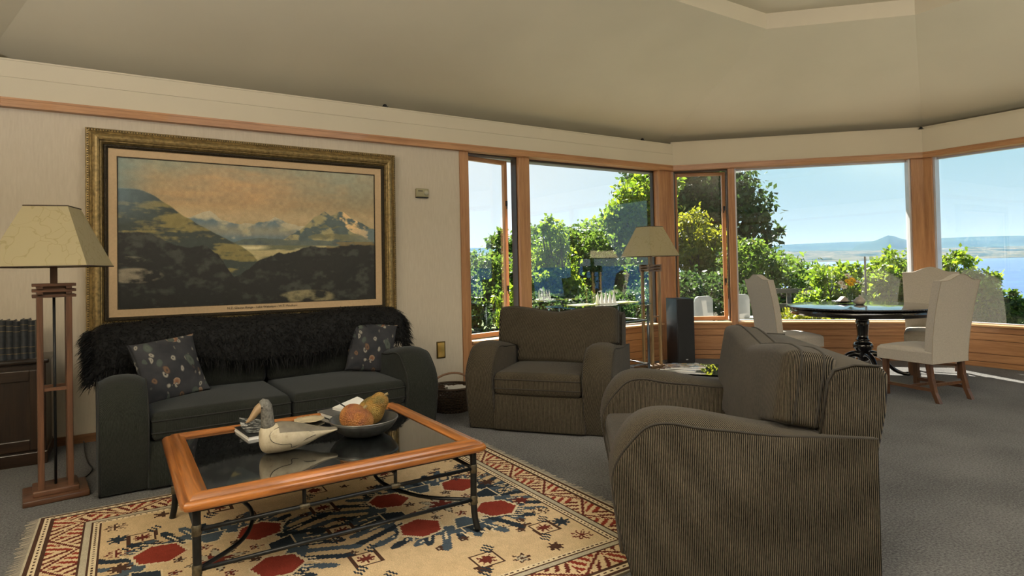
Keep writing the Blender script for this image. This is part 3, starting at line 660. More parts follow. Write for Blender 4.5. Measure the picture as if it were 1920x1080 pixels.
# ------------------------------------------------------------------ the painting
def mix(a, b, t): t = np.clip(t, 0, 1)[..., None]; return a * (1 - t) + b * t
def A3(c): return np.array(lin(tuple(v / 255 for v in c)))
def paint_landscape(Wc=420, Hc=244):
    X, Y = np.meshgrid(np.linspace(0, 1, Wc), np.linspace(0, 1, Hc))      # Y up
    n1 = noise2(Hc, Wc, 60, 5, 1); n2 = noise2(Hc, Wc, 16, 5, 2, 1.3, 0.8); n3 = noise2(Hc, Wc, 6, 3, 3); n4 = noise2(Hc, Wc, 20, 5, 4, 2.0, 0.5)
    n2 = np.clip((n2 - 0.5) * 1.7 + 0.5, 0, 1); n4 = np.clip((n4 - 0.5) * 1.6 + 0.5, 0, 1)
    def ridge(pts, amp=0.02, seed=0, cell=24):
        xs, ys = zip(*pts); base = np.interp(X[0], xs, ys)
        return base + amp * (noise2(1, Wc, cell, 5, seed)[0] - 0.5) * 2
    img = mix(A3((138, 122, 92)) + 0 * X[..., None], A3((128, 128, 108)), (Y - 0.72) / 0.28 + (n1 - 0.5) * 0.9)
    warm = np.exp(-((X - 0.38) ** 2 / 0.10 + (Y - 0.80) ** 2 / 0.03)); img = mix(img, A3((172, 138, 96)), warm * 0.75 + (n4 - 0.5) * 0.5 * (Y > 0.5))
    img = mix(img, A3((176, 156, 120)), np.exp(-((Y - 0.62) ** 2) / 0.006) * 0.6)
    img = mix(img, A3((104, 118, 112)), (0.12 - X) / 0.14)
    def layer(img, r, c_lo, c_hi, f, soft=0.004): return mix(img, mix(c_lo + 0 * X[..., None], c_hi, f), (r[None, :] - Y) / soft)
    # far snow peaks
    r = ridge([(0, .60), (.22, .62), (.27, .645), (.31, .665), (.36, .60), (.42, .585), (.48, .58), (.52, .60), (.56, .635), (.60, .615), (.66, .58), (1, .55)], 0.018, 11, 16)
    depth = (r[None, :] - Y)
    snow = np.clip(1 - depth / 0.06 + (n2 - 0.5) * 2.4, 0, 1)
    img = layer(img, r, A3((86, 104, 112)), A3((178, 168, 138)), snow * 0.85)
    img = mix(img, A3((150, 140, 108)), np.exp(-((Y - 0.53) ** 2) / 0.0016) * 0.5 * (X > 0.2) * (X < 0.65))
    # the right-hand mountain
    r = ridge([(0.55, 0.44), (.62, .50), (.68, .565), (.72, .635), (.77, .69), (.80, .665), (.84, .70), (.88, .665), (.92, .635), (.96, .60), (1.0, .57)], 0.016, 12, 18)
    r = np.where(X[0] < 0.555, -1, r)
    depth = r[None, :] - Y; lit = np.clip((n2 - 0.46) * 5 + (X - 0.80) * 2.0 - depth * 3, 0, 1)
    img = layer(img, r, A3((70, 84, 84)), A3((142, 134, 98)), lit)
    img = mix(img, A3((206, 176, 128)), np.clip((n2 - 0.42) * 6, 0, 1) * (depth > 0) * (depth < 0.11) * (X > 0.84) * (X < 0.97))
    img = mix(img, A3((108, 104, 70)), np.clip((n4 - 0.52) * 5, 0, 0.7) * (depth > 0.1))
    img = mix(img, A3((104, 118, 120)), np.clip((X - 0.86) * 4, 0, 0.6) * (Y < 0.56) * (Y > 0.44))
    # middle low hills
    r = ridge([(0.38, 0.44), (.44, .475), (.52, .482), (.60, .47), (1, .46)], 0.008, 13, 16); r = np.where(X[0] < 0.38, -1, r)
    img = layer(img, r, A3((62, 76, 80)), A3((92, 98, 88)), n2)
    # valley floor and river
    r = np.full(Wc, 0.43); img = layer(img, r, A3((96, 98, 74)), A3((160, 148, 108)), np.clip((n4 - 0.35) * 2.6, 0, 1), 0.01)
    img = mix(img, A3((196, 188, 150)), np.exp(-((Y - 0.405) ** 2) / 0.0001) * np.clip((n4 - 0.3) * 3, 0, 1) * (X > 0.36) * (X < 0.72))
    # left-hand hillside
    r = ridge([(0, .80), (.07, .795), (.12, .76), (.17, .70), (.22, .625), (.27, .57), (.33, .515), (.38, .465), (.43, .42), (.47, .36), (.50, .29), (.52, .25)], 0.008, 14, 20); r = np.where(X[0] > 0.5, -1, r)
    depth = r[None, :] - Y
    img = layer(img, r, A3((50, 58, 54)), A3((116, 106, 64)), np.clip((n4 - 0.46) * 4 + (n3 - 0.5) - depth * 0.8, 0, 1), 0.008)
    img = mix(img, A3((92, 112, 122)), np.clip(1 - X / 0.16, 0, 1) * (depth > 0) * 0.65 * np.clip((Y - 0.55) * 6, 0, 1))
    # dark bush in front
    r = ridge([(0, .50), (.06, .52), (.10, .505), (.16, .45), (.22, .415), (.30, .42), (.34, .36), (.37, .27), (.40, .19), (.44, .24), (.50, .33), (.56, .36), (.64, .38), (.70, .42), (.80, .42), (.90, .44), (1, .445)], 0.016, 15, 12)
    img = layer(img, r, A3((26, 28, 27)), A3((52, 54, 50)), np.clip((n2 - 0.5) * 2.4 + (n3 - 0.5), 0, 1), 0.008)
    img = mix(img, A3((112, 96, 60)), np.clip((n4 - 0.5) * 6, 0, 0.8) * (X > 0.78) * (Y < 0.455 + 0.02 * (X - .8)) * (Y > 0.405 + 0.04 * (X - 0.78)))
    rock = ((X - 0.05) / 0.10) ** 2 + ((Y - 0.215) / 0.055) ** 2; img = mix(img, A3((120, 112, 96)), np.clip((1 - rock) * 3, 0, 1) * np.clip((n2 - 0.25) * 2.5, 0, 1))
    rock = ((X - 0.69) / 0.13) ** 2 + ((Y - 0.03) / 0.06) ** 2; img = mix(img, A3((120, 112, 84)), np.clip((1 - rock) * 3, 0, 1) * np.clip((n2 - 0.3) * 2.5, 0, 1))
    rock = ((X - 0.02) / 0.07) ** 2 + ((Y - 0.32) / 0.03) ** 2; img = mix(img, A3((104, 100, 84)), np.clip((1 - rock) * 3, 0, 1) * np.clip((n2 - 0.3) * 2.5, 0, 1))
    return np.clip(1.45 * img * (0.82 + 0.36 * n3[..., None]), 0, 1)
PW, PH = 2.44, 1.565                     # outer frame
PCX, PCZ, PY = 1.045, 1.555, 5.545
pic = thing('framed_painting', 'large gilt-framed landscape painting of a mountain valley above the sofa', 'painting', (PCX, PY, PCZ))
pic.rotation_euler = (0.0, 0.006, 0.0)
M_GILT = plain('antique_gilt', (0.27, 0.19, 0.075), 0.42, 0.45, var=0.45, scale=40, bumps=0.4)
M_GILTD = plain('dark_gilt', (0.035, 0.026, 0.014), 0.5, 0.4, var=0.6, scale=120, bumps=0.6)
def frame_ring(o0, o1, y0, y1, mat, name, steps=None):
    """mitred frame: rails between inset o0 (outer) and o1 (inner); steps is its profile as (inset, depth)"""
    prof = steps or [(o0, y0), (o1, y1)]
    for k, nm in enumerate(('top_rail', 'right_rail', 'bottom_rail', 'left_rail')):
        mb = MB(); vs = []
        for ins, y in prof:
            x, z = PW / 2 - ins, PH / 2 - ins
            c = [(-x, z), (x, z), (x, -z), (-x, -z)]
            for q in (c[k], c[(k + 1) % 4]): vs.append((q[0], y, q[1]))
        n_ = len(prof); fs = [(2 * i, 2 * i + 1, 2 * i + 3, 2 * i + 2) for i in range(n_ - 1)]
        mb.add(vs, fs); mb.build(name + '_' + nm, mat, pic)
frame_ring(0, 0, 0, 0, M_GILT, 'frame', [(0.0, 0.06), (0.0, -0.01), (0.008, -0.02), (0.02, -0.022), (0.026, -0.012), (0.036, -0.018), (0.046, -0.034), (0.060, -0.046), (0.074, -0.05), (0.086, -0.044), (0.094, -0.03), (0.10, -0.028), (0.106, -0.014), (0.112, -0.004)])
frame_ring(0, 0, 0, 0, M_GILTD, 'bead', [(0.112, -0.004), (0.118, -0.016), (0.128, -0.018), (0.136, -0.006), (0.142, 0.0)])
mb = MB()                                 # carved beads along outer and inner edge
for ins, y, sp, r in ((0.014, -0.023, 0.018, 0.006), (0.124, -0.018, 0.014, 0.0045)):
    x, z = PW / 2 - ins, PH / 2 - ins
    c = [Vector((-x, y, z)), Vector((x, y, z)), Vector((x, y, -z)), Vector((-x, y, -z))]
    for k in range(4):
        a, b_ = c[k], c[(k + 1) % 4]; n_ = int((b_ - a).length / sp)
        for q in range(n_):
            p = a.lerp(b_, q / n_)
            mb.add([p + Vector(v) * r for v in ((-1, 0, 0), (0, 0, -1), (1, 0, 0), (0, 0, 1), (0, -1.2, 0))], [(0, 1, 4), (1, 2, 4), (2, 3, 4), (3, 0, 4)], True)
mb.build('carved_beading', M_GILTD, pic, kind='stuff')
M_MAT = plain('linen_slip', (0.54, 0.385, 0.225), 0.7, var=0.05, scale=60)
frame_ring(0, 0, 0, 0, M_MAT, 'slip', [(0.142, 0.0), (0.148, 0.004), (0.196, 0.008), (0.198, 0.016)])
frame_ring(0, 0, 0, 0, M_GILTD, 'liner', [(0.198, 0.013), (0.204, 0.013), (0.204, 0.02)])
CW, CHt = PW - 0.408, PH - 0.408
me = raster_mesh('canvas', CW, CHt, paint_landscape(), 'xz')
cv = link('canvas', me, attr_mat('oil_paint', 0.38, 220.0, 0.18, 0.25, 0.4, 0.25), pic, loc=(0, 0.02, 0), label='mountain valley landscape in oils')
mb = MB(); mb.box(-PW / 2 + 0.01, PW / 2 - 0.01, 0.03, 0.06, -PH / 2 + 0.01, PH / 2 - 0.01); mb.build('backing', M_DARKFR, pic)
def text(name, s, size, mat, parent, loc, rot, align='CENTER', ext=0.0004):
    cu = bpy.data.curves.new(name, 'FONT'); cu.body = s; cu.size = size; cu.align_x = align; cu.extrude = ext; cu.resolution_u = 2
    o = bpy.data.objects.new(name, cu); COL.objects.link(o); dg = bpy.context.evaluated_depsgraph_get()
    me = bpy.data.meshes.new_from_object(o.evaluated_get(dg)); bpy.data.objects.remove(o); bpy.data.curves.remove(cu)
    ob = bpy.data.objects.new(name, me); COL.objects.link(ob); me.materials.clear(); me.materials.append(mat); ob.parent = parent; ob.location = loc; ob.rotation_euler = rot
    return ob
text('caption', 'N.Z. Glacier Range - Lake Wakatipu - W.T. Wadham', 0.026, M_BLACK, pic, (0.02, 0.0025, -PH / 2 + 0.165), (PI / 2, 0, 0))

# thermostat and picture light switch on the wall
th = thing('thermostat', 'small beige thermostat on the wall right of the painting', 'thermostat', (2.573, 5.6115, 1.992))
M_PUTTY = plain('beige_plastic', (0.30, 0.265, 0.15), 0.45, var=0.04)
mb = MB(); mb.rbox(-0.066, 0.066, -0.034, 0, -0.042, 0.042, 0.006); mb.build('case', M_PUTTY, th)
mb = MB(); mb.lathe([(0.022, 0), (0.024, 0.004), (0.020, 0.010), (0.0, 0.011)], 20, m=T(0.034, -0.034, 0.0) @ Matrix.Rotation(PI / 2, 4, 'X'), cap=False); mb.build('dial', plain('cream_dial', (0.45, 0.42, 0.30), 0.4), th)
mb = MB(); mb.box(-0.05, 0.0, -0.036, -0.034, 0.012, 0.02); mb.build('lever', M_BLACK, th)
mb = MB(); mb.box(-0.064, 0.064, -0.03, 0, -0.05, -0.044); mb.build('vent', M_BLACK, th)
sw = thing('socket_plate', 'brass framed wall plate right of the sofa', 'wall plate', (2.753, 5.6115, 0.42))
mb = MB(); mb.rbox(-0.048, 0.048, -0.012, 0, -0.084, 0.084, 0.004); mb.build('surround', plain('dark_brass', (0.10, 0.065, 0.02), 0.4, 0.8), sw)
mb = MB(); mb.rbox(-0.038, 0.036, -0.016, -0.01, -0.072, 0.072, 0.003); mb.build('plate', M_BRASS, sw)

# ------------------------------------------------------------------ floor lamps
M_LWOOD = wood('lamp_wood', (0.040, 0.017, 0.009), (0.145, 0.066, 0.034), 0.42, 'z')
M_LWOODX = wood('lamp_wood_level', (0.040, 0.017, 0.009), (0.145, 0.066, 0.034), 0.42, 'x')
def shade_mat():
    m, nt, b = new_mat('parchment_shade'); co = coords(nt)
    wv = N(nt, 'ShaderNodeTexVoronoi', feature='DISTANCE_TO_EDGE', i_Scale=9.0); nz = N(nt, 'ShaderNodeTexNoise', i_Scale=5.0, i_Detail=3.0); nt.links.new(co, nz.inputs['Vector'])
    va = N(nt, 'ShaderNodeVectorMath', operation='MULTIPLY_ADD'); nt.links.new(nz.outputs['Color'], va.inputs[0]); va.inputs[1].default_value = (0.35, 0.35, 0.35); nt.links.new(co, va.inputs[2]); nt.links.new(va.outputs[0], wv.inputs['Vector'])
    nt.links.new(ramp(nt, wv.outputs['Distance'], [(0.0, (0.37, 0.31, 0.175)), (0.03, (0.50, 0.44, 0.275))]), b.inputs['Base Color'])
    b.inputs['Roughness'].default_value = 0.75; b.inputs['Specular IOR Level'].default_value = 0.2
    tl = N(nt, 'ShaderNodeBsdfTranslucent'); tl.inputs[0].default_value = (0.62, 0.50, 0.27, 1); ms = N(nt, 'ShaderNodeMixShader', i_0=0.3); out = nt.nodes['Material Output']
    nt.links.new(b.outputs[0], ms.inputs[1]); nt.links.new(tl.outputs[0], ms.inputs[2]); nt.links.new(ms.outputs[0], out.inputs[0])
    return m
M_SHADE = shade_mat()
def floor_lamp(label, loc, rz, shade_rot, mats=None):
    root = thing('floor_lamp', label, 'floor lamp', loc, rz, 'parchment shaded wooden floor lamps')
    mz, mx = (mats or (M_LWOOD, M_LWOODX))
    mb = MB(); mb.rbox(-0.15, 0.15, -0.15, 0.15, 0, 0.032, 0.006); mb.build('base', mx, root)
    mb = MB(); mb.rbox(-0.105, 0.105, -0.105, 0.105, 0.032, 0.062, 0.005); mb.build('plinth', mx, root)
    for sx in (-1, 1):
        for sy in (-1, 1):
            mb = MB(); mb.box(sx * 0.066 - 0.0145, sx * 0.066 + 0.0145, sy * 0.066 - 0.0145, sy * 0.066 + 0.0145, 0.06, 1.125); bevel(mb.build('post', mz, root), 0.003)
    for z, ax in ((1.122, 0), (1.140, 1), (1.153, 0), (1.171, 1), (1.184, 0)):
        for s in (-1, 1):
            mb = MB()
            if ax == 0: mb.box(-0.10, 0.10, s * 0.066 - 0.014, s * 0.066 + 0.014, z, z + 0.017)
            else: mb.box(s * 0.066 - 0.014, s * 0.066 + 0.014, -0.10, 0.10, z, z + 0.013)
            bevel(mb.build('cross_bar', mx, root), 0.002)
    mb = MB(); mb.box(-0.05, 0.05, -0.05, 0.05, 1.124, 1.20); mb.build('head_block', mx, root)
    for s in (-1, 1):
        mb = MB(); mb.box(-0.06, 0.06, s * 0.066 - 0.008, s * 0.066 + 0.008, 0.60, 0.618); mb.build('stretcher', mx, root)
    mb = MB(); mb.tube([(0, 0, 0.06), (0, 0, 1.16)], 0.007, 8); mb.build('flex_tube', M_BLACK, root)
    mb = MB(); mb.box(-0.017, 0.017, -0.017, 0.017, 1.185, 1.36); mb.build('stem', mz, root)
    sh = bpy.data.objects.new('shade', None); sh.parent = root; COL.objects.link(sh); sh.location = (0, 0, 0); sh.rotation_euler = (0, 0, shade_rot)
    wb, wt, z0, z1 = 0.235, 0.105, 1.295, 1.635
    cb = [(-wb, -wb), (wb, -wb), (wb, wb), (-wb, wb)]; ct = [(-wt, -wt), (wt, -wt), (wt, wt), (-wt, wt)]
    for k in range(4):
        k2 = (k + 1) % 4; mb = MB()
        mb.add([(*cb[k], z0), (*cb[k2], z0), (*ct[k2], z1), (*ct[k], z1)], [(0, 1, 2, 3)]); o = mb.build('shade_panel', M_SHADE, sh)
        so = o.modifiers.new('thick', 'SOLIDIFY'); so.thickness = 0.003
    mb = MB()
    for c_, z in ((cb, z0), (ct, z1)):
        for k in range(4): mb.tube([(*c_[k], z), (*c_[(k + 1) % 4], z)], 0.0035, 6)
    mb.build('shade_trim', plain('shade_braid', (0.05, 0.03, 0.02), 0.8), sh, kind='stuff')
    mb = MB(); mb.lathe([(0.0, 1.39), (0.016, 1.392), (0.028, 1.43), (0.03, 1.455), (0.018, 1.49), (0.014, 1.36)], 16, cap=False); mb.build('bulb', plain('opal_glass', (0.7, 0.7, 0.66), 0.3), root)
    return root
lamp1 = floor_lamp('floor lamp with four wooden posts left of the sofa', (-0.29, 4.375, 0), 0.10, -0.36)
lamp2 = floor_lamp('floor lamp beside the glass console and loudspeaker', (5.30, 5.20, 0), 0.0, 0.0, (wood('pale_lamp_wood', (0.10, 0.060, 0.024), (0.34, 0.22, 0.10), 0.4, 'z'), wood('pale_lamp_wood_level', (0.06, 0.035, 0.016), (0.2, 0.12, 0.06), 0.4, 'x')))  # lighter copy of the lamp wood; sunlight on the posts put into the colour
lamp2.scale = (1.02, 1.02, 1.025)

# ------------------------------------------------------------------ bookcase with books
M_DKOAK = wood('dark_oak', (0.008, 0.005, 0.004), (0.034, 0.018, 0.010), 0.35, 'z', coat=0.3)
M_DKOAKX = wood('dark_oak_level', (0.008, 0.005, 0.004), (0.034, 0.018, 0.010), 0.30, 'x', coat=0.4)
bc = thing('cabinet', 'dark oak cabinet with panelled door behind the left lamp', 'cabinet', (-0.93, 5.36, 0))
BW, BD, BH = 1.08, 0.44, 0.665
mb = MB(); mb.box(-BW / 2, BW / 2, -BD / 2 + 0.02, BD / 2, 0.08, BH); bevel(mb.build('body', M_DKOAK, bc), 0.004)
mb = MB(); mb.rbox(-BW / 2 - 0.02, BW / 2 + 0.02, -BD / 2 - 0.012, BD / 2, BH, BH + 0.03, 0.008); mb.build('top', M_DKOAKX, bc)
mb = MB(); mb.box(-BW / 2 - 0.008, BW / 2 + 0.008, -BD / 2 + 0.005, BD / 2, 0.0, 0.085); bevel(mb.build('plinth', M_DKOAKX, bc), 0.006)
for sx in (-1, 1):
    d = bpy.data.objects.new('door', None); COL.objects.link(d); d.parent = bc
    xc = sx * BW / 4; wd = BW / 2 - 0.03
    y = -BD / 2 + 0.02
    for a in ((-wd / 2, -wd / 2 + 0.07, 0.10, BH - 0.04), (wd / 2 - 0.07, wd / 2, 0.10, BH - 0.04)):
        mb = MB(); mb.box(xc + a[0], xc + a[1], y - 0.02, y, a[2], a[3]); bevel(mb.build('stile', M_DKOAK, d), 0.004)
    for a in ((0.10, 0.17), (BH - 0.11, BH - 0.04)):
        mb = MB(); mb.box(xc - wd / 2 + 0.07, xc + wd / 2 - 0.07, y - 0.02, y, a[0], a[1]); bevel(mb.build('rail', M_DKOAKX, d), 0.004)
    mb = MB(); mb.box(xc - wd / 2 + 0.07, xc + wd / 2 - 0.07, y - 0.006, y, 0.17, BH - 0.11); mb.build('panel', M_DKOAK, d)
    mb = MB(); mb.lathe([(0.006, 0), (0.006, 0.012), (0.012, 0.018), (0.010, 0.026), (0.0, 0.028)], 12, m=T(xc - sx * (wd / 2 - 0.03), y - 0.02, 0.42) @ Matrix.Rotation(PI / 2, 4, 'X'), cap=False); mb.build('knob', M_BRASS, d)
M_BOOK = plain('dark_leather_binding', (0.020, 0.024, 0.030), 0.45, var=0.3, scale=40, bumps=0.2)
M_PAGES = plain('page_edges', (0.36, 0.31, 0.22), 0.8)
def book(x, wd, hgt, label, lean=0.0, dp=0.19, tint=M_BOOK):
    r = thing('book', label, 'book', (x, 5.22 + dp / 2, BH + 0.03), 0, 'dark leather volumes on the oak cabinet'); r.rotation_euler = (0, lean, 0)
    n_ = 8; pr = [(-wd / 2 + wd * q / n_, -dp / 2 - 0.010 * math.sin(PI * q / n_)) for q in range(n_ + 1)]
    mb = MB(); mb.prism(pr + [(wd / 2, -dp / 2 + 0.012), (-wd / 2, -dp / 2 + 0.012)], 0, hgt, 'z'); sp_ = mb.build('spine', tint, r)
    for sx in (-1, 1):
        mb = MB(); mb.box(sx * wd / 2 - 0.002, sx * wd / 2 + 0.002, -dp / 2, dp / 2, 0, hgt); mb.build('cover_board', tint, r)
    mb = MB(); mb.box(-wd / 2 + 0.002, wd / 2 - 0.002, -dp / 2 + 0.01, dp / 2 - 0.006, 0.004, hgt - 0.006); mb.build('page_block', M_PAGES, r)
    for z in (0.14, 0.30, 0.72, 0.86):
        mb = MB(); mb.prism([(a * 1.03, b_ - 0.0016) for a, b_ in pr] + [(a * 1.03, b_ + 0.004) for a, b_ in pr[::-1]], hgt * z, hgt * z + 0.004, 'z'); mb.build('gilt_band', plain('gilt_line', (0.22, 0.17, 0.09), 0.4, 0.6), sp_)
xs = -0.655
for k, (wd, hg) in enumerate(((0.040, 0.255), (0.036, 0.252), (0.036, 0.25), (0.040, 0.262), (0.038, 0.258), (0.038, 0.252), (0.040, 0.262), (0.036, 0.252))):
    nm = ['tallest', 'second', 'third', 'fourth', 'fifth', 'sixth', 'seventh', 'last'][k]
    book(xs + wd / 2 - 0.10, wd - 0.003, hg, 'dark leather-bound volume, %s from the left on the oak cabinet' % ('first' if k == 0 else nm) if k < 7 else 'dark leather-bound volume at the right end of the row on the cabinet', lean=0.0)
    xs += wd
# lamp flex on the carpet
mb = MB(); mb.tube(catmull([(-0.22, 4.50, 0.006), (-0.16, 4.62, 0.006), (-0.13, 4.78, 0.007), (-0.155, 4.95, 0.006), (-0.18, 5.2, 0.006), (-0.2, 5.55, 0.02)], 8), 0.004, 6)
mb.build('power_cord', M_BLACK, None, label='black lamp cord on the carpet left of the sofa', cat='cord')

# small uplights standing on the bulkhead ledge
for k, (px, py, side, lab) in enumerate(((722, 200, 0, 'small black clip on the bulkhead ledge above the painting'), (1205, 262, 0, 'small black clip on the bulkhead ledge left of the bay corner'), (1727, 241, 1, 'small black clip on the bulkhead ledge above the dining table'))):
    n_, d_ = SIDES[side]; ry = (at(px, py, 1) - EYE); tt = (d_ + 0.02) / (ry.x * n_[0] + ry.y * n_[1]); p = EYE + ry * tt
    r = thing('ledge_clip', lab, 'clip', (p.x, p.y, ZS), math.atan2(n_[1], n_[0]) - PI / 2)
    mb = MB(); mb.rbox(-0.028, 0.028, -0.015, 0.03, 0, 0.012, 0.003); mb.build('foot', M_BLACK, r)
    mb = MB(); mb.lathe([(0.0, 0), (0.016, 0.0), (0.02, 0.012), (0.012, 0.024), (0, 0.026)], 12, m=T(0, 0.005, 0.01), cap=False); mb.build('cap', M_BLACK, r)

# ------------------------------------------------------------------ rug
RX0, RX1, RY0, RY1 = -0.345, 2.13, 1.86, 3.955
RW, RH = RX1 - RX0, RY1 - RY0
def rug_image(cell=0.0085):
    Wc, Hc = int(RW / cell), int(RH / cell)
    X, Y = np.meshgrid((np.arange(Wc) + .5) / Wc * RW - RW / 2, (np.arange(Hc) + .5) / Hc * RH - RH / 2)
    cream, sand = A3((208, 183, 145)), A3((194, 168, 130)); red, dred = A3((134, 56, 44)), A3((98, 46, 38)); blue, dblue = A3((72, 84, 94)), A3((44, 52, 60)); grey = A3((176, 166, 144)); lt = A3((214, 196, 162)); brn = A3((74, 52, 42))
    ab = noise2(Hc, Wc, 50, 3, 21, 4, 0.5)
    img = mix(cream + 0 * X[..., None], sand, ab * 1.3)
    def put(mask, c): img[mask] = c
    # border
    ex = np.minimum(RW / 2 - np.abs(X), RH / 2 - np.abs(Y)); hor = (RH / 2 - np.abs(Y)) < (RW / 2 - np.abs(X)); s = np.where(hor, X, Y)
    put(ex < 0.012, grey); put((ex >= 0.012) & (ex < 0.022), brn); put((ex >= 0.022) & (ex < 0.055), lt)
    put((ex >= 0.032) & (ex < 0.043) & ((s % 0.034) < 0.017), brn)
    put((ex >= 0.055) & (ex < 0.066), brn)
    m = (ex >= 0.066) & (ex < 0.195); put(m, cream)
    t = (ex - 0.066) / 0.129; ph = (s % 0.17) / 0.17; par = (np.floor(s / 0.17) % 2) == 0
    tt = np.where(par, t, 1 - t)
    teeth = 0.055 * (np.floor((s / 0.0213) % 2) == 0)
    put(m & (np.abs(ph - tt) < 0.07), dred)                                # zigzag leaf spine
    put(m & ((tt > ph + 0.13 + teeth) & (((s + ex * 0.6) % 0.05) < 0.026)), red)
    put(m & ((tt < ph - 0.15 - teeth) & (((s - ex * 0.6) % 0.05) < 0.022)), dred)
    put((ex >= 0.195) & (ex < 0.206), brn); put((ex >= 0.206) & (ex < 0.232), grey); put((ex >= 0.232) & (ex < 0.238), brn)
    put((ex >= 0.238) & (ex < 0.262), lt); put((ex >= 0.243) & (ex < 0.257) & ((s % 0.026) < 0.013), brn)
    put((ex >= 0.262) & (ex < 0.268), brn)
    fld = ex >= 0.268
    def rot(cx_, cy_, a):
        dx, dy = X - cx_, Y - cy_; return dx * math.cos(a) + dy * math.sin(a), -dx * math.sin(a) + dy * math.cos(a)
    def poly(pts, c, cx_=0, cy_=0, a=0, sx=1, sy=1):
        u, v = rot(cx_, cy_, a); u = u / sx; v = v / sy; ins = np.zeros(u.shape, bool); n_ = len(pts)
        for i in range(n_):
            (x0, y0), (x1, y1) = pts[i], pts[(i + 1) % n_]
            if y0 == y1: continue
            cond = ((y0 > v) != (y1 > v)) & (u < (x1 - x0) * (v - y0) / (y1 - y0) + x0); ins ^= cond
        put(ins & fld, c)
    def star(cx_, cy_, r, c1, c2=None, n_=8):
        u, v = X - cx_, Y - cy_; rr = np.hypot(u, v); an = np.arctan2(v, u); k = np.abs(((an * n_ / (2 * PI)) % 1) - 0.5) * 2
        rad = r * (0.42 + 0.58 * k); put((rr < rad) & fld, c1)
        if c2 is not None: put((rr < rad - 0.012) & fld, c2); put((rr < r * 0.25) & fld, c1)
    def medallion(cx_, cy_, seed):
        rg = random.Random(seed); K = 1.3
        for q in range(8):                                                 # fingered blue wings
            a = q * PI / 4 + PI / 8; L_ = 0.55 + (0.09 if q in (0, 3, 4, 7) else 0.0)
            poly([(0.18, -0.10), (0.33, -0.165), (0.37, -0.14), (0.37, 0.14), (0.33, 0.165), (0.18, 0.10)], blue, cx_, cy_, a)
            for f in range(-3, 4):
                l2 = L_ - 0.045 * abs(f) - rg.random() * 0.06; o = f * 0.050; tl = a + f * 0.06
                c1 = blue if (f + q) % 2 else dblue
                poly([(0.24, o - 0.021), (l2 - 0.08, o - 0.016), (l2 - 0.075, o - 0.026), (l2 - 0.01, o - 0.018), (l2, o + 0.004), (l2 - 0.03, o + 0.022), (0.24, o + 0.020)], c1, cx_, cy_, tl)
                if rg.random() < 0.7: poly([(0.34, o - 0.004), (0.42, o - 0.005), (0.43, o + 0.008), (0.34, o + 0.006)], lt, cx_, cy_, tl)
                if rg.random() < 0.35: star(cx_ + (l2 + 0.03) * math.cos(tl), cy_ + (l2 + 0.03) * math.sin(tl), 0.03, brn, grey, 5)
            poly([(0.22, -0.07), (0.31, -0.03), (0.32, 0.0), (0.22, -0.03)], lt, cx_, cy_, a)
            poly([(0.20, 0.02), (0.36, 0.09), (0.37, 0.10), (0.20, 0.04)], lt, cx_, cy_, a)
        poly([(0.305 * math.cos(q * PI / 4), 0.305 * math.sin(q * PI / 4)) for q in range(8)], lt, cx_, cy_)
        poly([(0.293 * math.cos(q * PI / 4), 0.293 * math.sin(q * PI / 4)) for q in range(8)], cream, cx_, cy_)
        for q in range(4):                                                 # red lozenges on the diagonals, blue arms on the axes
            a = q * PI / 2 + PI / 4
            poly([(0.19, -0.062), (0.30, -0.118), (0.40, -0.06), (0.40, 0.06), (0.30, 0.118), (0.19, 0.062)], lt, cx_, cy_, a)
            poly([(0.200, -0.054), (0.30, -0.104), (0.386, -0.05), (0.386, 0.05), (0.30, 0.104), (0.200, 0.054)], red, cx_, cy_, a)
            a = q * PI / 2
            poly([(0.20, -0.035), (0.32, -0.08), (0.32, 0.08), (0.20, 0.035)], lt, cx_, cy_, a)
            poly([(0.21, -0.028), (0.312, -0.068), (0.312, 0.068), (0.21, 0.028)], blue if q % 2 else dblue, cx_, cy_, a)
        star(cx_, cy_, 0.13, brn, grey, 8); star(cx_, cy_, 0.07, dred, None, 6)
        for q in range(8):
            a = q * PI / 4 + 0.2; star(cx_ + 0.165 * math.cos(a), cy_ + 0.165 * math.sin(a), 0.032, brn if q % 2 else dred, grey, 5)
    C0 = ((RX0 + RX1) / 2, (RY0 + RY1) / 2)
    for (wx, wy, sd) in ((1.42, 2.93, 1), (0.36, 2.93, 2)): medallion(wx - C0[0], wy - C0[1], sd)
    rg = random.Random(5)
    hx_, hy_ = RW / 2 - 0.268, RH / 2 - 0.268
    for k in range(9):                                                     # rows of eight-pointed stars down both ends
        y = -hy_ + 0.10 + k * (2 * hy_ - 0.2) / 8
        for x in (-hx_ + 0.075, hx_ - 0.075): star(x + rg.uniform(-.01, .01), y, 0.055, (dred, dblue, brn)[k % 3], None if k % 2 else cream, 8)
    for k in range(9):
        x = -hx_ + 0.26 + k * (2 * hx_ - 0.5) / 8
        for y in (-hy_ + 0.07, hy_ - 0.06):
            star(x, y + rg.uniform(-.012, .012), 0.045, brn, grey if k % 2 else None, 5 + k % 3)
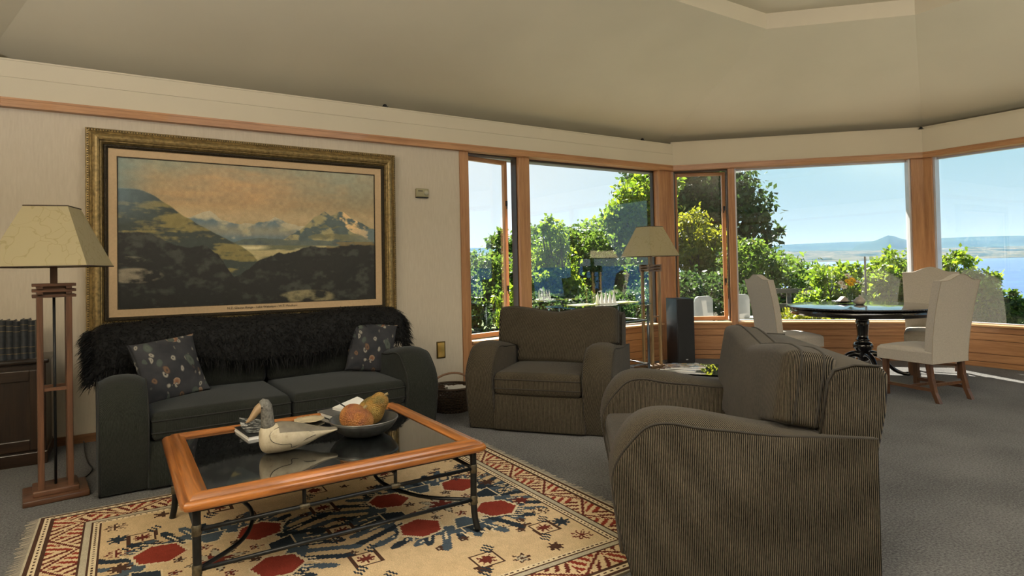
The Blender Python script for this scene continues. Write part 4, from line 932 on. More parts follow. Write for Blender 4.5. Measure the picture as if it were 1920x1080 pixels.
    for (x, y) in ((0, 0.34), (0, -0.34), (0.0, 0.0), (-0.80, 0.47), (0.82, 0.42), (-0.80, -0.50), (0.80, -0.52), (0.03, 0.62), (-0.02, -0.62), (0.42, -0.64), (-0.5, -0.64), (0.45, 0.66), (-0.45, 0.66)):
        poly([(-0.085, 0), (0, -0.085), (0.085, 0), (0, 0.085)], brn, x, y, 0.78); poly([(-0.07, 0), (0, -0.07), (0.07, 0), (0, 0.07)], cream, x, y, 0.78); star(x, y, 0.045, dred, None, 8)
        for s_ in (-1, 1):
            for q in range(3): poly([(0.06 + q * 0.024, 0), (0.072 + q * 0.024, 0), (0.085 + q * 0.024, 0.05), (0.073 + q * 0.024, 0.05)], dblue, x, y, 0.78 + (PI if s_ < 0 else 0))
    for k in range(46):
        x, y = rg.uniform(-hx_ + .12, hx_ - .12), rg.uniform(-hy_ + .08, hy_ - .08)
        iy, ix = int((y + RH / 2) / RH * Hc), int((x + RW / 2) / RW * Wc)
        if np.abs(img[max(0, iy - 6):iy + 6, max(0, ix - 6):ix + 6] - cream).max() < 0.12: star(x, y, rg.uniform(0.022, 0.036), (brn, dred, dblue)[k % 3], grey if k % 2 else None, 5)
    return np.clip(img * (0.9 + 0.2 * noise2(Hc, Wc, 3, 2, 33)[..., None]), 0, 1)
me = raster_mesh('pile', RW, RH, rug_image(), 'xy')
rug = thing('rug', 'cream patterned wool rug with blue and red medallions under the coffee table', 'rug', ((RX0 + RX1) / 2, (RY0 + RY1) / 2, 0.0), -0.012)
link('pile', me, attr_mat('wool_pile', 1.0, 420.0, 0.30, 0.6, 0.05, streak=(0.35, 1, 1)), rug, loc=(0, 0, 0.0105))
mb = MB(); mb.box(-RW / 2, RW / 2, -RH / 2, RH / 2, 0.001, 0.0100); mb.build('backing', plain('rug_back', (0.22, 0.18, 0.13), 1.0), rug)
mb = MB(); rg = random.Random(9)
for s in (-1, 1):
    for k in range(170):
        y = -RH / 2 + (k + 0.5) * RH / 170; x = s * RW / 2; L_ = 0.035 + 0.02 * rg.random()
        mb.add([(x, y - 0.004, 0.008), (x, y + 0.004, 0.008), (x + s * L_, y + 0.004 + rg.uniform(-.006, .006), 0.003), (x + s * L_, y - 0.002 + rg.uniform(-.006, .006), 0.003)], [(0, 1, 2, 3)])
mb.build('fringe', plain('wool_fringe', (0.38, 0.33, 0.25), 1.0), rug, kind='stuff')

# ------------------------------------------------------------------ coffee table
CTW, CTD, CTZ = 1.27, 1.115, 0.435
ctab = thing('coffee_table', 'wood-edged smoked glass coffee table on black iron legs', 'coffee table', (0.825, 3.045, 0), -0.002)
M_OAK = wood('amber_oak', (0.125, 0.034, 0.007), (0.46, 0.165, 0.034), 0.28, 'x', 0.8, coat=0.5, spec=0.5)
M_OAKY = wood('amber_oak_cross', (0.125, 0.034, 0.007), (0.46, 0.165, 0.034), 0.28, 'y', 0.8, coat=0.5, spec=0.5)
rp = [(0.004, -0.024), (0.0, -0.014), (0.002, -0.003), (0.010, 0.004), (0.022, 0.006), (0.030, 0.002), (0.033, 0.008), (0.044, 0.018), (0.060, 0.023), (0.074, 0.021), (0.080, 0.013), (0.098, 0.008), (0.098, -0.03), (0.012, -0.03)]
hw, hd = CTW / 2, CTD / 2; ch = 0.035
for k, nm in enumerate(('front', 'right', 'back', 'left')):
    mb = MB(); vs = []
    for ins, z in rp:
        c = [(-hw + ins, -hd + ins), (hw - ins, -hd + ins), (hw - ins, hd - ins), (-hw + ins, hd - ins)]
        a, b_ = Vector(c[k]), Vector(c[(k + 1) % 4]); t = (b_ - a).normalized()
        cut = max(0, ch - ins * 0.9)
        pa = a + t * cut; pb_ = b_ - t * cut
        inn = Vector((-t.y, t.x))
        vs += [(*(a + t * cut * 0.28 + inn * cut * 0.28), CTZ - 0.022 + z), (*pa, CTZ - 0.022 + z), (*pb_, CTZ - 0.022 + z), (*(b_ - t * cut * 0.28 + inn * cut * 0.28), CTZ - 0.022 + z)]
    n_ = len(rp); fs = []
    for i in range(n_):
        i2 = (i + 1) % n_
        for q in range(3): fs.append((4 * i + q, 4 * i + q + 1, 4 * i2 + q + 1, 4 * i2 + q))
    fs.append(tuple(4 * i for i in range(n_))); fs.append(tuple(4 * i + 3 for i in range(n_)))
    mb.add(vs, fs, True); o = mb.build('top_rail', M_OAK if k % 2 == 0 else M_OAKY, ctab); em = o.modifiers.new('split', 'EDGE_SPLIT'); em.split_angle = 0.8
def smoked():
    m, nt, b = new_mat('smoked_glass'); b.inputs['Base Color'].default_value = (0.006, 0.007, 0.007, 1); b.inputs['Roughness'].default_value = 0.03
    b.inputs['Specular IOR Level'].default_value = 0.75; b.inputs['Coat Weight'].default_value = 0.6; b.inputs['Coat Roughness'].default_value = 0.02
    nz = N(nt, 'ShaderNodeTexNoise', i_Scale=3.0); nt.links.new(coords(nt), nz.inputs['Vector']); mr = N(nt, 'ShaderNodeMapRange'); nt.links.new(nz.outputs[0], mr.inputs[0]); mr.inputs[3].default_value = 0.01; mr.inputs[4].default_value = 0.06; nt.links.new(mr.outputs[0], b.inputs['Roughness'])
    return m
CTG = CTZ - 0.018
mb = MB(); mb.box(-hw + 0.092, hw - 0.092, -hd + 0.092, hd - 0.092, CTG - 0.01, CTG); mb.build('glass_top', smoked(), ctab)
M_IRON = plain('black_iron', (0.014, 0.016, 0.018), 0.38, 0.5, var=0.3, scale=30)
M_COLLAR = plain('aged_brass_collar', (0.10, 0.085, 0.055), 0.5, 0.7, var=0.4, scale=80)
lx, ly = hw - 0.055, hd - 0.055
for sx in (-1, 1):
    for sy in (-1, 1):
        mb = MB(); mb.tube(catmull([(sx * lx, sy * ly, CTZ - 0.05), (sx * lx, sy * ly, 0.28), (sx * lx, sy * ly, 0.10), (sx * (lx + 0.012), sy * (ly + 0.012), 0.012)], 4), 0.015, 10); lg = mb.build('leg', M_IRON, ctab)
        for z in (0.155, 0.30):
            mb = MB(); mb.lathe([(0.0152, z - 0.02), (0.018, z - 0.015), (0.0165, z), (0.018, z + 0.015), (0.0152, z + 0.02)], 12, m=T(sx * lx, sy * ly, 0), cap=False); mb.build('collar', M_COLLAR, lg)
for z in (CTZ - 0.062, 0.30):
    for s in (-1, 1):
        mb = MB(); mb.tube([(-lx, s * ly, z), (lx, s * ly, z)], 0.009, 8); mb.build('side_bar', M_IRON, ctab)
        mb = MB(); mb.tube([(s * lx, -ly, z), (s * lx, ly, z)], 0.009, 8); mb.build('end_bar', M_IRON, ctab)
for s in (-1, 1):
    for x in (-lx / 3, lx / 3):
        mb = MB(); mb.tube([(x, s * ly, 0.30), (x, s * ly, CTZ - 0.06)], 0.008, 8); st = mb.build('strut', M_IRON, ctab)
        mb = MB(); mb.lathe([(0.0095, -0.02), (0.0125, -0.014), (0.0125, 0.014), (0.0095, 0.02)], 10, m=T(x, s * ly, 0.30) @ Matrix.Rotation(PI / 2, 4, 'Y'), cap=False); mb.build('collar', M_COLLAR, st)
    mb = MB(); mb.tube([(-lx, s * ly, 0.155), (lx, s * ly, 0.155)], 0.009, 8); mb.build('lower_bar', M_IRON, ctab)
    mb = MB(); mb.tube(catmull([(s * lx, -ly, 0.155), (s * (lx - 0.19), -ly * 0.62, 0.155), (s * (lx - 0.27), 0, 0.155), (s * (lx - 0.19), ly * 0.62, 0.155), (s * lx, ly, 0.155)], 6), 0.009, 8); mb.build('curved_brace', M_IRON, ctab)

# things on the coffee table
def ctm(px, py): 
    ry = at(px, py, 1) - EYE; return EYE + ry * ((CTG - EYE.z) / ry.z)
# duck decoy
duck = thing('duck_decoy', 'carved wooden duck decoy on the smoked glass coffee table', 'decoy', (0.662, 2.962, CTG + 0.0005), 0.0)
def bone():
    m, nt, b = new_mat('worn_cream_paint'); co = coords(nt)
    nz = N(nt, 'ShaderNodeTexNoise', i_Scale=14.0, i_Detail=8.0, i_Roughness=0.7); nt.links.new(co, nz.inputs['Vector'])
    nt.links.new(ramp(nt, nz.outputs[0], [(0.28, (0.16, 0.115, 0.06)), (0.42, (0.42, 0.36, 0.25)), (0.65, (0.52, 0.46, 0.34))]), b.inputs['Base Color']); b.inputs['Roughness'].default_value = 0.6; bump(nt, b, nz.outputs[0], 0.15)
    return m
M_BONE = bone(); M_FEATH = plain('grey_brown_paint', (0.155, 0.135, 0.10), 0.65, var=0.25, scale=25); M_HEAD = plain('speckled_grey_paint', (0.13, 0.125, 0.11), 0.65, var=0.5, scale=120)
# stations: x, centre z, half width, half height
st = [(-0.128, 0.072, 0.004, 0.006), (-0.122, 0.070, 0.035, 0.045), (-0.10, 0.066, 0.058, 0.062), (-0.06, 0.066, 0.074, 0.066), (-0.01, 0.065, 0.080, 0.065), (0.05, 0.062, 0.068, 0.056), (0.10, 0.060, 0.050, 0.042), (0.15, 0.060, 0.034, 0.025), (0.20, 0.060, 0.026, 0.013), (0.235, 0.062, 0.021, 0.007), (0.245, 0.062, 0.004, 0.003)]
sts = []
for q in catmull([Vector((a, b_, c)) for a, b_, c, d in st], 4): sts.append(q)
sh_ = catmull([Vector((d, 0, 0)) for a, b_, c, d in st], 4)
def duck_pt(i, j, n_, grow=0.0):
    q = sts[i]; a = 2 * PI * j / n_; hw_ = q.z + grow; hh = sh_[i].x + grow
    z = q.y + hh * math.sin(a); return Vector((q.x, hw_ * math.cos(a), max(z, 0.0005)))
n_ = 24; mb = MB(); mb.grid(n_, len(sts), lambda j, i: duck_pt(i, j, n_), wrap=True); mb.build('body', M_BONE, duck)
i0 = 13
mb = MB(); mb.grid(9, len(sts) - i0 - 1, lambda j, i: duck_pt(i + i0, 2 + (j) * 8 / 8, n_, 0.003 - 0.0025 * (j in (0, 8))) if True else None); o = mb.build('back_feathers', M_FEATH, duck)
for s in (-1, 1):     # carved wing outline
    pts = []
    for (x, a) in ((0.12, 0.30), (0.06, 0.72), (0.0, 0.98), (-0.05, 0.95), (-0.088, 0.55), (-0.085, 0.05), (-0.045, -0.25), (0.0, -0.32), (0.005, -0.62), (0.03, -0.60), (0.075, -0.20), (0.125, 0.0)):
        i = min(range(len(sts)), key=lambda q: abs(sts[q].x - x)); q = sts[i]; pts.append(Vector((x, s * (q.z + 0.0005) * math.cos(a), q.y + (sh_[i].x + 0.0005) * math.sin(a))))
    mb = MB(); mb.tube(catmull(pts, 5), 0.0013, 5); mb.build('wing_outline', M_BLACK, duck)
hp = [((-0.085, 0.118), 0.034), ((-0.088, 0.135), 0.031), ((-0.09, 0.16), 0.029), ((-0.093, 0.185), 0.030), ((-0.098, 0.208), 0.032), ((-0.107, 0.226), 0.029), ((-0.118, 0.236), 0.018), ((-0.124, 0.238), 0.003)]
mb = MB(); mb.tube([(a[0], 0, a[1]) for a, r in hp], [r for a, r in hp], 16); mb.build('head', M_HEAD, duck)
bp_ = [(-0.108, 0.216, 0.024, 0.026), (-0.128, 0.206, 0.023, 0.022), (-0.146, 0.188, 0.020, 0.016), (-0.162, 0.168, 0.019, 0.011), (-0.176, 0.156, 0.015, 0.007), (-0.186, 0.152, 0.002, 0.002)]
mb = MB(); mb.grid(12, len(bp_), lambda j, i: Vector((bp_[i][0] - 0.75 * bp_[i][3] * math.sin(2 * PI * j / 12), bp_[i][2] * math.cos(2 * PI * j / 12), bp_[i][1] + 0.66 * bp_[i][3] * math.sin(2 * PI * j / 12))), wrap=True)
mb.build('bill', plain('tan_bill', (0.30, 0.20, 0.105), 0.5, var=0.2), duck)
for s in (-1, 1):
    mb = MB(); mb.lathe([(0, 0.003), (0.003, 0.002), (0.004, 0)], 8, m=T(-0.118, s * 0.0255, 0.214) @ Matrix.Rotation(-s * PI / 2, 4, 'X'), cap=False); mb.build('eye', M_BLACK, duck)
# bowl and two gourds
duck.scale = (0.95, 0.95, 1.0)
bwl = Vector((1.045, 3.015, CTG)); 
bowl = thing('metal_bowl', 'wide dark pewter bowl on the coffee table holding two gourds', 'bowl', tuple(bwl))
mb = MB(); mb.lathe([(0.0, 0.0), (0.075, 0.0), (0.10, 0.008), (0.14, 0.035), (0.163, 0.066), (0.168, 0.078), (0.165, 0.0805), (0.160, 0.078), (0.135, 0.040), (0.095, 0.014), (0.0, 0.008)], 48, cap=False); mb.build('shell', plain('pewter', (0.15, 0.155, 0.15), 0.36, 0.75, var=0.3, scale=25), bowl)
mb = MB(); mb.tube([(0.1665 * math.cos(a * PI / 24), 0.1665 * math.sin(a * PI / 24), 0.080) for a in range(48)], 0.0035, 6, closed=True); mb.build('rim', plain('pewter_rim', (0.22, 0.22, 0.21), 0.3, 0.8), bowl)
def gourd_mat(nm, c1, c2, c3):
    m, nt, b = new_mat(nm); co = coords(nt)
    vo = N(nt, 'ShaderNodeTexVoronoi', i_Scale=170.0); nt.links.new(co, vo.inputs['Vector']); nz = N(nt, 'ShaderNodeTexNoise', i_Scale=11.0, i_Detail=3.0); nt.links.new(co, nz.inputs['Vector'])
    nt.links.new(ramp(nt, nz.outputs[0], [(0.33, c3), (0.5, c1), (0.68, c2)]), b.inputs['Base Color']); b.inputs['Roughness'].default_value = 0.5
    iv = N(nt, 'ShaderNodeMath', operation='SUBTRACT', i_0=1.0); nt.links.new(vo.outputs['Distance'], iv.inputs[1]); bump(nt, b, iv.outputs[0], 0.9, 0.006)
    return m
def gourd(label, loc, prof, rot, mat, nub=None):
    r = thing('gourd', label, 'gourd', loc, 0, 'gourds in the bowl'); r.rotation_euler = rot
    ps = [(p.x, p.y) for p in catmull([Vector((a, b_, 0)) for a, b_ in prof], 5)]
    mb = MB(); n_ = 40
    mb.grid(n_, len(ps), lambda j, i: Vector((ps[i][0] * (1 + 0.025 * math.cos(7 * 2 * PI * j / n_)) * math.cos(2 * PI * j / n_), ps[i][0] * (1 + 0.025 * math.cos(7 * 2 * PI * j / n_)) * math.sin(2 * PI * j / n_), ps[i][1])), wrap=True)
    mb.build('skin', mat, r)
    z = ps[-1][1]; mb = MB(); mb.tube(catmull([(0, 0, z - 0.006), (0.002, 0, z + 0.006), (0.006, 0.002, z + 0.016)], 4), [0.009, 0.008, 0.0075, 0.007, 0.007, 0.007, 0.007, 0.007, 0.008], 8); mb.build('stalk', plain('dry_stalk', (0.26, 0.20, 0.10), 0.8), r)
    return r
gourd('rounded orange gourd at the left of the pewter bowl', (0.995, 2.978, CTG + 0.088), [(0.002, -0.062), (0.035, -0.060), (0.065, -0.045), (0.083, -0.012), (0.083, 0.020), (0.066, 0.048), (0.036, 0.062), (0.006, 0.064)], (0.35, 0.5, 0.3), gourd_mat('orange_gourd_skin', (0.34, 0.125, 0.028), (0.42, 0.19, 0.045), (0.21, 0.065, 0.028)))
gourd('yellow-green necked gourd at the right of the pewter bowl', (1.118, 3.078, CTG + 0.108), [(0.002, -0.082), (0.034, -0.078), (0.058, -0.058), (0.068, -0.025), (0.062, 0.008), (0.050, 0.038), (0.044, 0.062), (0.034, 0.082), (0.012, 0.094), (0.006, 0.094)], (0.15, 0.75, -0.55), gourd_mat('yellow_gourd_skin', (0.30, 0.16, 0.028), (0.36, 0.235, 0.05), (0.10, 0.095, 0.024)))
# scalloped dish
p = ctm(580, 790); dish = thing('scalloped_dish', 'cream scalloped saucer behind the duck decoy on the coffee table', 'dish', (p.x, p.y, CTG))
mb = MB(); n_ = 72; pr = [(0.0, 0.004), (0.35, 0.004), (0.75, 0.006), (1.0, 0.012), (0.99, 0.015), (0.7, 0.0095), (0.3, 0.007), (0.0, 0.007)]
mb.grid(n_, len(pr), lambda j, i: Vector((0.078 * pr[i][0] * (1 + 0.05 * pr[i][0] ** 3 * math.cos(14 * 2 * PI * j / n_)) * math.cos(2 * PI * j / n_), 0.078 * pr[i][0] * (1 + 0.05 * pr[i][0] ** 3 * math.cos(14 * 2 * PI * j / n_)) * math.sin(2 * PI * j / n_), pr[i][1])), wrap=True)
mb.build('plate', plain('cream_glaze', (0.55, 0.46, 0.30), 0.35, var=0.12, scale=30), dish)
mb = MB(); mb.lathe([(0.035, 0.0), (0.037, 0.004), (0.033, 0.005), (0.031, 0)], 24, cap=False); mb.build('foot_ring', plain('cream_glaze_foot', (0.5, 0.42, 0.28), 0.4), dish)
# book and curling magazine left of the duck
M_COVER = plain('black_cover', (0.014, 0.016, 0.017), 0.3, var=0.3, scale=40)
p = ctm(468, 812)
bk = thing('hardback_book', 'white-edged black hardback lying left of the duck decoy', 'book', (p.x + 0.03, p.y - 0.02, CTG), 0.10)
mb = MB(); mb.box(-0.075, 0.075, -0.125, 0.125, 0.0, 0.003); mb.build('cover_board', M_WHITE, bk)
mb = MB(); mb.box(-0.072, 0.072, -0.122, 0.122, 0.003, 0.017); mb.build('page_block', M_WHITE, bk)
mb = MB(); mb.box(-0.075, 0.075, -0.125, 0.125, 0.017, 0.020); mb.build('cover_board', M_COVER, bk)
def magmat(nm, c_bg, c_fg, sc_=(26, 60, 1), thr=0.52):
    m, nt, b = new_mat(nm); nz = N(nt, 'ShaderNodeTexNoise', i_Scale=1.0, i_Detail=4.0, i_Roughness=0.7); nt.links.new(coords(nt, 'Object', sc_), nz.inputs['Vector'])
    nt.links.new(ramp(nt, nz.outputs[0], [(thr, c_bg), (thr + 0.04, c_fg)]), b.inputs['Base Color']); b.inputs['Roughness'].default_value = 0.3
    return m
mg = thing('magazine', 'curling printed magazine on top of the black hardback by the decoy', 'magazine', (p.x + 0.035, p.y + 0.0, CTG + 0.0205), 0.05)
M_MAG = magmat('printed_page', (0.02, 0.024, 0.026), (0.40, 0.40, 0.37))
for k in range(3):
    mb = MB(); mb.grid(8, 14, lambda i, j, k=k: Vector((-0.065 + 0.13 * i / 7, -0.10 + 0.20 * j / 13, 0.001 + 0.0016 * k + (0.020 + 0.008 * k) * max(0, (j / 13 - 0.45)) ** 2 * 3.2 * (1.2 - i / 7)))); mb.build('page', M_MAG, mg)
p = ctm(655, 775)
st2 = thing('hardback_book', 'grey hardback lying behind the pewter bowl', 'book', (p.x - 0.02, p.y, CTG), 0.22)
mb = MB(); mb.box(-0.13, 0.13, -0.095, 0.095, 0, 0.003); mb.build('cover_board', M_COVER, st2)
mb = MB(); mb.box(-0.127, 0.127, -0.092, 0.092, 0.003, 0.022); mb.build('page_block', M_WHITE, st2)
mb = MB(); mb.box(-0.13, 0.13, -0.095, 0.095, 0.022, 0.025); mb.build('cover_board', plain('grey_cover', (0.10, 0.10, 0.10), 0.4), st2)
no = thing('notepad', 'white opened notepad propped on the grey hardback behind the bowl', 'notepad', (p.x + 0.015, p.y + 0.01, CTG + 0.0255), 0.30)
mb = MB(); mb.box(-0.085, 0.085, -0.06, 0.06, 0, 0.012); mb.build('page_block', M_WHITE, no)
mb = MB(); mb.grid(10, 6, lambda i, j: Vector((-0.085 + 0.17 * i / 9, -0.06 + 0.12 * j / 5, 0.013 + 0.032 * (i / 9) * math.sin(PI * 0.5 * j / 5)))); mb.build('page', M_WHITE, no)
pen = thing('pen', 'dark pen leaning on the notepad behind the gourds', 'pen', (p.x - 0.045, p.y - 0.045, CTG + 0.03), 0)
mb = MB(); mb.tube([(0.03, -0.01, 0.003), (-0.045, 0.03, 0.062)], 0.004, 8); mb.build('barrel', M_BLACK, pen)
mb = MB(); mb.tube([(0.03, -0.01, 0.003), (0.036, -0.0132, -0.0005)], [0.004, 0.001], 8); mb.build('tip', M_CHROME, pen)

# ------------------------------------------------------------------ round dining table
DT = (6.70, 3.50); DTR, DTZ = 0.735, 0.752
M_EBON = plain('ebonised_wood', (0.010, 0.008, 0.008), 0.16, var=0.3, scale=20, spec=0.6, coat=0.8)
dt = thing('dining_table', 'round black pedestal dining table in the bay window', 'dining table', (*DT, 0), 0.15)
mb = MB(); mb.lathe([(0.0, DTZ - 0.022), (DTR - 0.03, DTZ - 0.022), (DTR - 0.008, DTZ - 0.018), (DTR, DTZ - 0.010), (DTR - 0.006, DTZ - 0.002), (DTR - 0.016, DTZ), (0.0, DTZ)], 96, cap=False); mb.build('table_top', M_EBON, dt)
mb = MB(); mb.lathe([(DTR - 0.05, DTZ - 0.022), (DTR - 0.03, DTZ - 0.03), (DTR - 0.035, DTZ - 0.085), (DTR - 0.045, DTZ - 0.09), (DTR - 0.055, DTZ - 0.085), (DTR - 0.06, DTZ - 0.022)], 72, cap=False); mb.build('apron', M_EBON, dt)
mb = MB()
for k in range(150):
    a = 2 * PI * k / 150; c_, s_ = math.cos(a), math.sin(a); R = Matrix(((c_, -s_, 0), (s_, c_, 0), (0, 0, 1)))
    pts = [R @ Vector(v) + Vector((DTR * c_, DTR * s_, DTZ - 0.011)) for v in ((-0.004, -0.012, 0), (-0.004, 0.012, 0.0), (0.007, 0, 0), (0.001, 0, 0.010), (0.001, 0, -0.010))]
    mb.add(pts, [(0, 2, 3), (2, 1, 3), (0, 4, 2), (2, 4, 1), (0, 3, 1), (0, 1, 4)], True)
mb.build('gadrooned_edge', M_EBON, dt, kind='stuff')
col_p = [(0.0, 0.16), (0.045, 0.16), (0.060, 0.18), (0.048, 0.20), (0.075, 0.225), (0.050, 0.25), (0.065, 0.262), (0.095, 0.30), (0.100, 0.325), (0.085, 0.355), (0.056, 0.372), (0.072, 0.384), (0.056, 0.397), (0.052, 0.44), (0.060, 0.52), (0.068, 0.585), (0.060, 0.60), (0.078, 0.615), (0.080, 0.64), (0.16, 0.655), (0.17, 0.665), (0.0, 0.665)]
mb = MB(); mb.lathe(col_p, 32, cap=False); mb.build('column', M_EBON, dt)
mb = MB(); mb.lathe([(0.0, 0.66), (0.30, 0.66), (0.31, 0.67), (0.31, 0.725), (0.0, 0.725)], 32, cap=False); mb.build('top_block', M_EBON, dt)
for k in range(4):
    a = k * PI / 2 - 2.35
    sp_ = catmull([(0.03, 0, 0.22), (0.10, 0, 0.235), (0.18, 0, 0.205), (0.25, 0, 0.13), (0.32, 0, 0.06), (0.40, 0, 0.022), (0.455, 0, 0.020)], 5)
    mb = MB(); n_ = len(sp_); mm = rotz(a)
    mb.tube([mm @ p for p in sp_], [0.036 - 0.018 * min(1, q / (n_ * 0.8)) for q in range(n_)], 10); lg = mb.build('leg', M_EBON, dt)
    mb = MB(); mb.lathe([(0.0, 0.0), (0.022, 0.0), (0.026, 0.012), (0.020, 0.034), (0.0, 0.040)], 14, m=mm @ T(0.452, 0, 0), cap=False); mb.build('foot', M_EBON, lg)

# ------------------------------------------------------------------ dining chairs
M_LINEN = plain('cream_linen', (0.44, 0.395, 0.335), 0.9, var=0.07, scale=90, spec=0.15, bumps=0.15, sheen=0.2)
M_CLEG = wood('chair_leg_wood', (0.050, 0.020, 0.010), (0.150, 0.070, 0.034), 0.4, 'z')
M_CLEGY = wood('chair_rail_wood', (0.050, 0.020, 0.010), (0.150, 0.070, 0.034), 0.4, 'y')
def dining_chair():
    root = thing('dining_chair', '', 'chair', (0, 0, 0), 0, 'cream linen dining chairs')
    W_, D_, sh = 0.25, 0.25, 0.455
    # upholstered seat, crowned
    mb = MB(); nu, nv = 17, 17
    def top(i, j):
        u, v = math.sin(PI / 2 * (2 * i / (nu - 1) - 1)), math.sin(PI / 2 * (2 * j / (nv - 1) - 1))
        e = min(1 - abs(u), 1 - abs(v)) * 0.25; k = min(e / 0.035, 1)
        wd = W_ * (1.0 - 0.05 * (v + 1) / 2)
        return Vector((u * wd, v * D_, sh - 0.035 * (1 - math.sqrt(max(0, 1 - (1 - k) ** 2))) + 0.022 * (1 - u * u) * (1 - v * v)))
    mb.grid(nu, nv, top)
    ring = [(i, 0) for i in range(nu)] + [(nu - 1, j) for j in range(1, nv)] + [(i, nv - 1) for i in range(nu - 2, -1, -1)] + [(0, j) for j in range(nv - 2, 0, -1)]
    vs = [top(i, j) for i, j in ring]; k = len(vs); low = [Vector((p.x, p.y, sh - 0.125)) for p in vs]
    mb.add(vs + low, [(q, (q + 1) % k, k + (q + 1) % k, k + q) for q in range(k)] + [tuple(range(2 * k - 1, k - 1, -1))], False)
    mb.build('seat', M_LINEN, root)
    # tall back, curved in side view, camel top
    def yb(z): t = max(0, (z - 0.36)) / 0.72; return 0.215 + 0.035 * t + 0.085 * t * t
    nz, nx = 20, 21
    def topz(u): return 1.045 + 0.055 * (0.5 + 0.5 * math.cos(PI * min(1, abs(u) * 1.35))) 
    def pt(i, j, s):
        u = 2 * i / (nx - 1) - 1; t = j / (nz - 1); z = 0.335 + t * (topz(u) - 0.335); x = u * (0.232 + 0.018 * t)
        th = 0.034 if s < 0 else 0.034
        return Vector((x, yb(z) + s * th + (-0.006 * (1 - u * u) if s < 0 else 0.0), z))
    mb = MB(); vs = [pt(i, j, s) for s in (-1, 1) for j in range(nz) for i in range(nx)]; n_ = nx * nz; fs = []
    for j in range(nz - 1):
        for i in range(nx - 1):
            a = j * nx + i; fs.append((a, a + 1, a + nx + 1, a + nx)); fs.append((n_ + a, n_ + a + nx, n_ + a + nx + 1, n_ + a + 1))
    ring = list(range(nx)) + [j * nx + nx - 1 for j in range(1, nz)] + [(nz - 1) * nx + i for i in range(nx - 2, -1, -1)] + [j * nx for j in range(nz - 2, 0, -1)]
    for q in range(len(ring)): a, b_ = ring[q], ring[(q + 1) % len(ring)]; fs.append((a, n_ + a, n_ + b_, b_))
    mb.add(vs, fs, True); bk = mb.build('backrest', M_LINEN, root); em = bk.modifiers.new('split', 'EDGE_SPLIT'); em.split_angle = 0.9; bevel(bk, 0.008, 2)
    seam = [vs[n_ + j * nx] for j in range(nz)] + [vs[n_ + (nz - 1) * nx + i] for i in range(1, nx)] + [vs[n_ + j * nx + nx - 1] for j in range(nz - 2, -1, -1)]
    mb = MB(); mb.tube(seam, 0.003, 5); mb.build('seam', plain('linen_seam', (0.33, 0.28, 0.22), 0.9), bk)
    for sx in (-1, 1):
        mb = MB(); mb.prism([(-0.225, 0.345), (-0.180, 0.345), (-0.182, 0.0), (-0.220, 0.0)], sx * 0.20 - 0.02, sx * 0.20 + 0.02, 'x'); bevel(mb.build('leg', M_CLEG, root), 0.003)
        pr = [(0.175, 0.345), (0.222, 0.345), (0.235, 0.22), (0.262, 0.09), (0.300, 0.0), (0.262, 0.0), (0.225, 0.09), (0.195, 0.22)]
        mb = MB(); mb.prism(pr, sx * 0.205 - 0.02, sx * 0.205 + 0.02, 'x'); bevel(mb.build('leg', M_CLEG, root), 0.003)
        mb = MB(); mb.box(sx * 0.20 - 0.010, sx * 0.20 + 0.010, -0.19, 0.235, 0.09, 0.118); mb.build('side_stretcher', M_CLEGY, root)
    mb = MB(); mb.box(-0.195, 0.195, -0.01, 0.012, 0.093, 0.115); mb.build('cross_stretcher', M_CLEGY, root)
    mb = MB(); mb.box(-0.195, 0.195, 0.205, 0.223, 0.13, 0.155); mb.build('rear_stretcher', M_CLEGY, root)
    return root
dc = dining_chair()
poses = [((6.13, 2.68), 2.94, 'cream linen dining chair at the right with its back to the room'),
         ((6.17, 4.02), 1.10, 'cream linen dining chair at the left of the round table, seen from behind'),
         ((7.37, 3.11), -1.147, 'cream linen dining chair behind the round table, facing the room, by the corner post')]
for k, ((x, y), a, lab) in enumerate(poses):
    c_ = dc if k == 0 else copy_tree(dc)
    c_.location = (x, y, 0); c_.rotation_euler = (0, 0, a); c_['label'] = lab
    if k == 2: c_.scale = (1.05, 1.0, 1.035)

# things on the dining table
def dtm(px, py):
    ry = at(px, py, 1) - EYE; return EYE + ry * ((DTZ - EYE.z) / ry.z)
M_CLEAR = glass_mat('clear_glass', (0.93, 0.97, 0.96), 1.5, 1.2)
fx, fy = 6.66, 3.60
vase = thing('flower_vase', 'small glass vase on the round dining table', 'vase', (fx, fy, DTZ))
mb = MB(); mb.lathe([(0.0, 0.0), (0.03, 0.0), (0.034, 0.01), (0.028, 0.06), (0.022, 0.10), (0.03, 0.13), (0.028, 0.13), (0.019, 0.10), (0.024, 0.06), (0.0, 0.012)], 24, cap=False); mb.build('body', M_CLEAR, vase)
M_STEM = plain('flower_stem', (0.06, 0.13, 0.03), 0.6); M_PETY = plain('yellow_petal', (0.72, 0.42, 0.02), 0.6, var=0.15, scale=50); M_PETW = plain('white_petal', (0.72, 0.70, 0.62), 0.6, var=0.05)
rg = random.Random(4)
spots = [(-0.085, 0.02, 0.235, 1), (-0.04, -0.03, 0.255, 0), (0.015, -0.02, 0.27, 0), (0.05, 0.01, 0.25, 0), (-0.01, 0.03, 0.315, 1), (0.085, -0.01, 0.24, 1), (-0.075, -0.02, 0.195, 1), (-0.02, -0.05, 0.225, 0), (0.03, 0.05, 0.29, 1)]
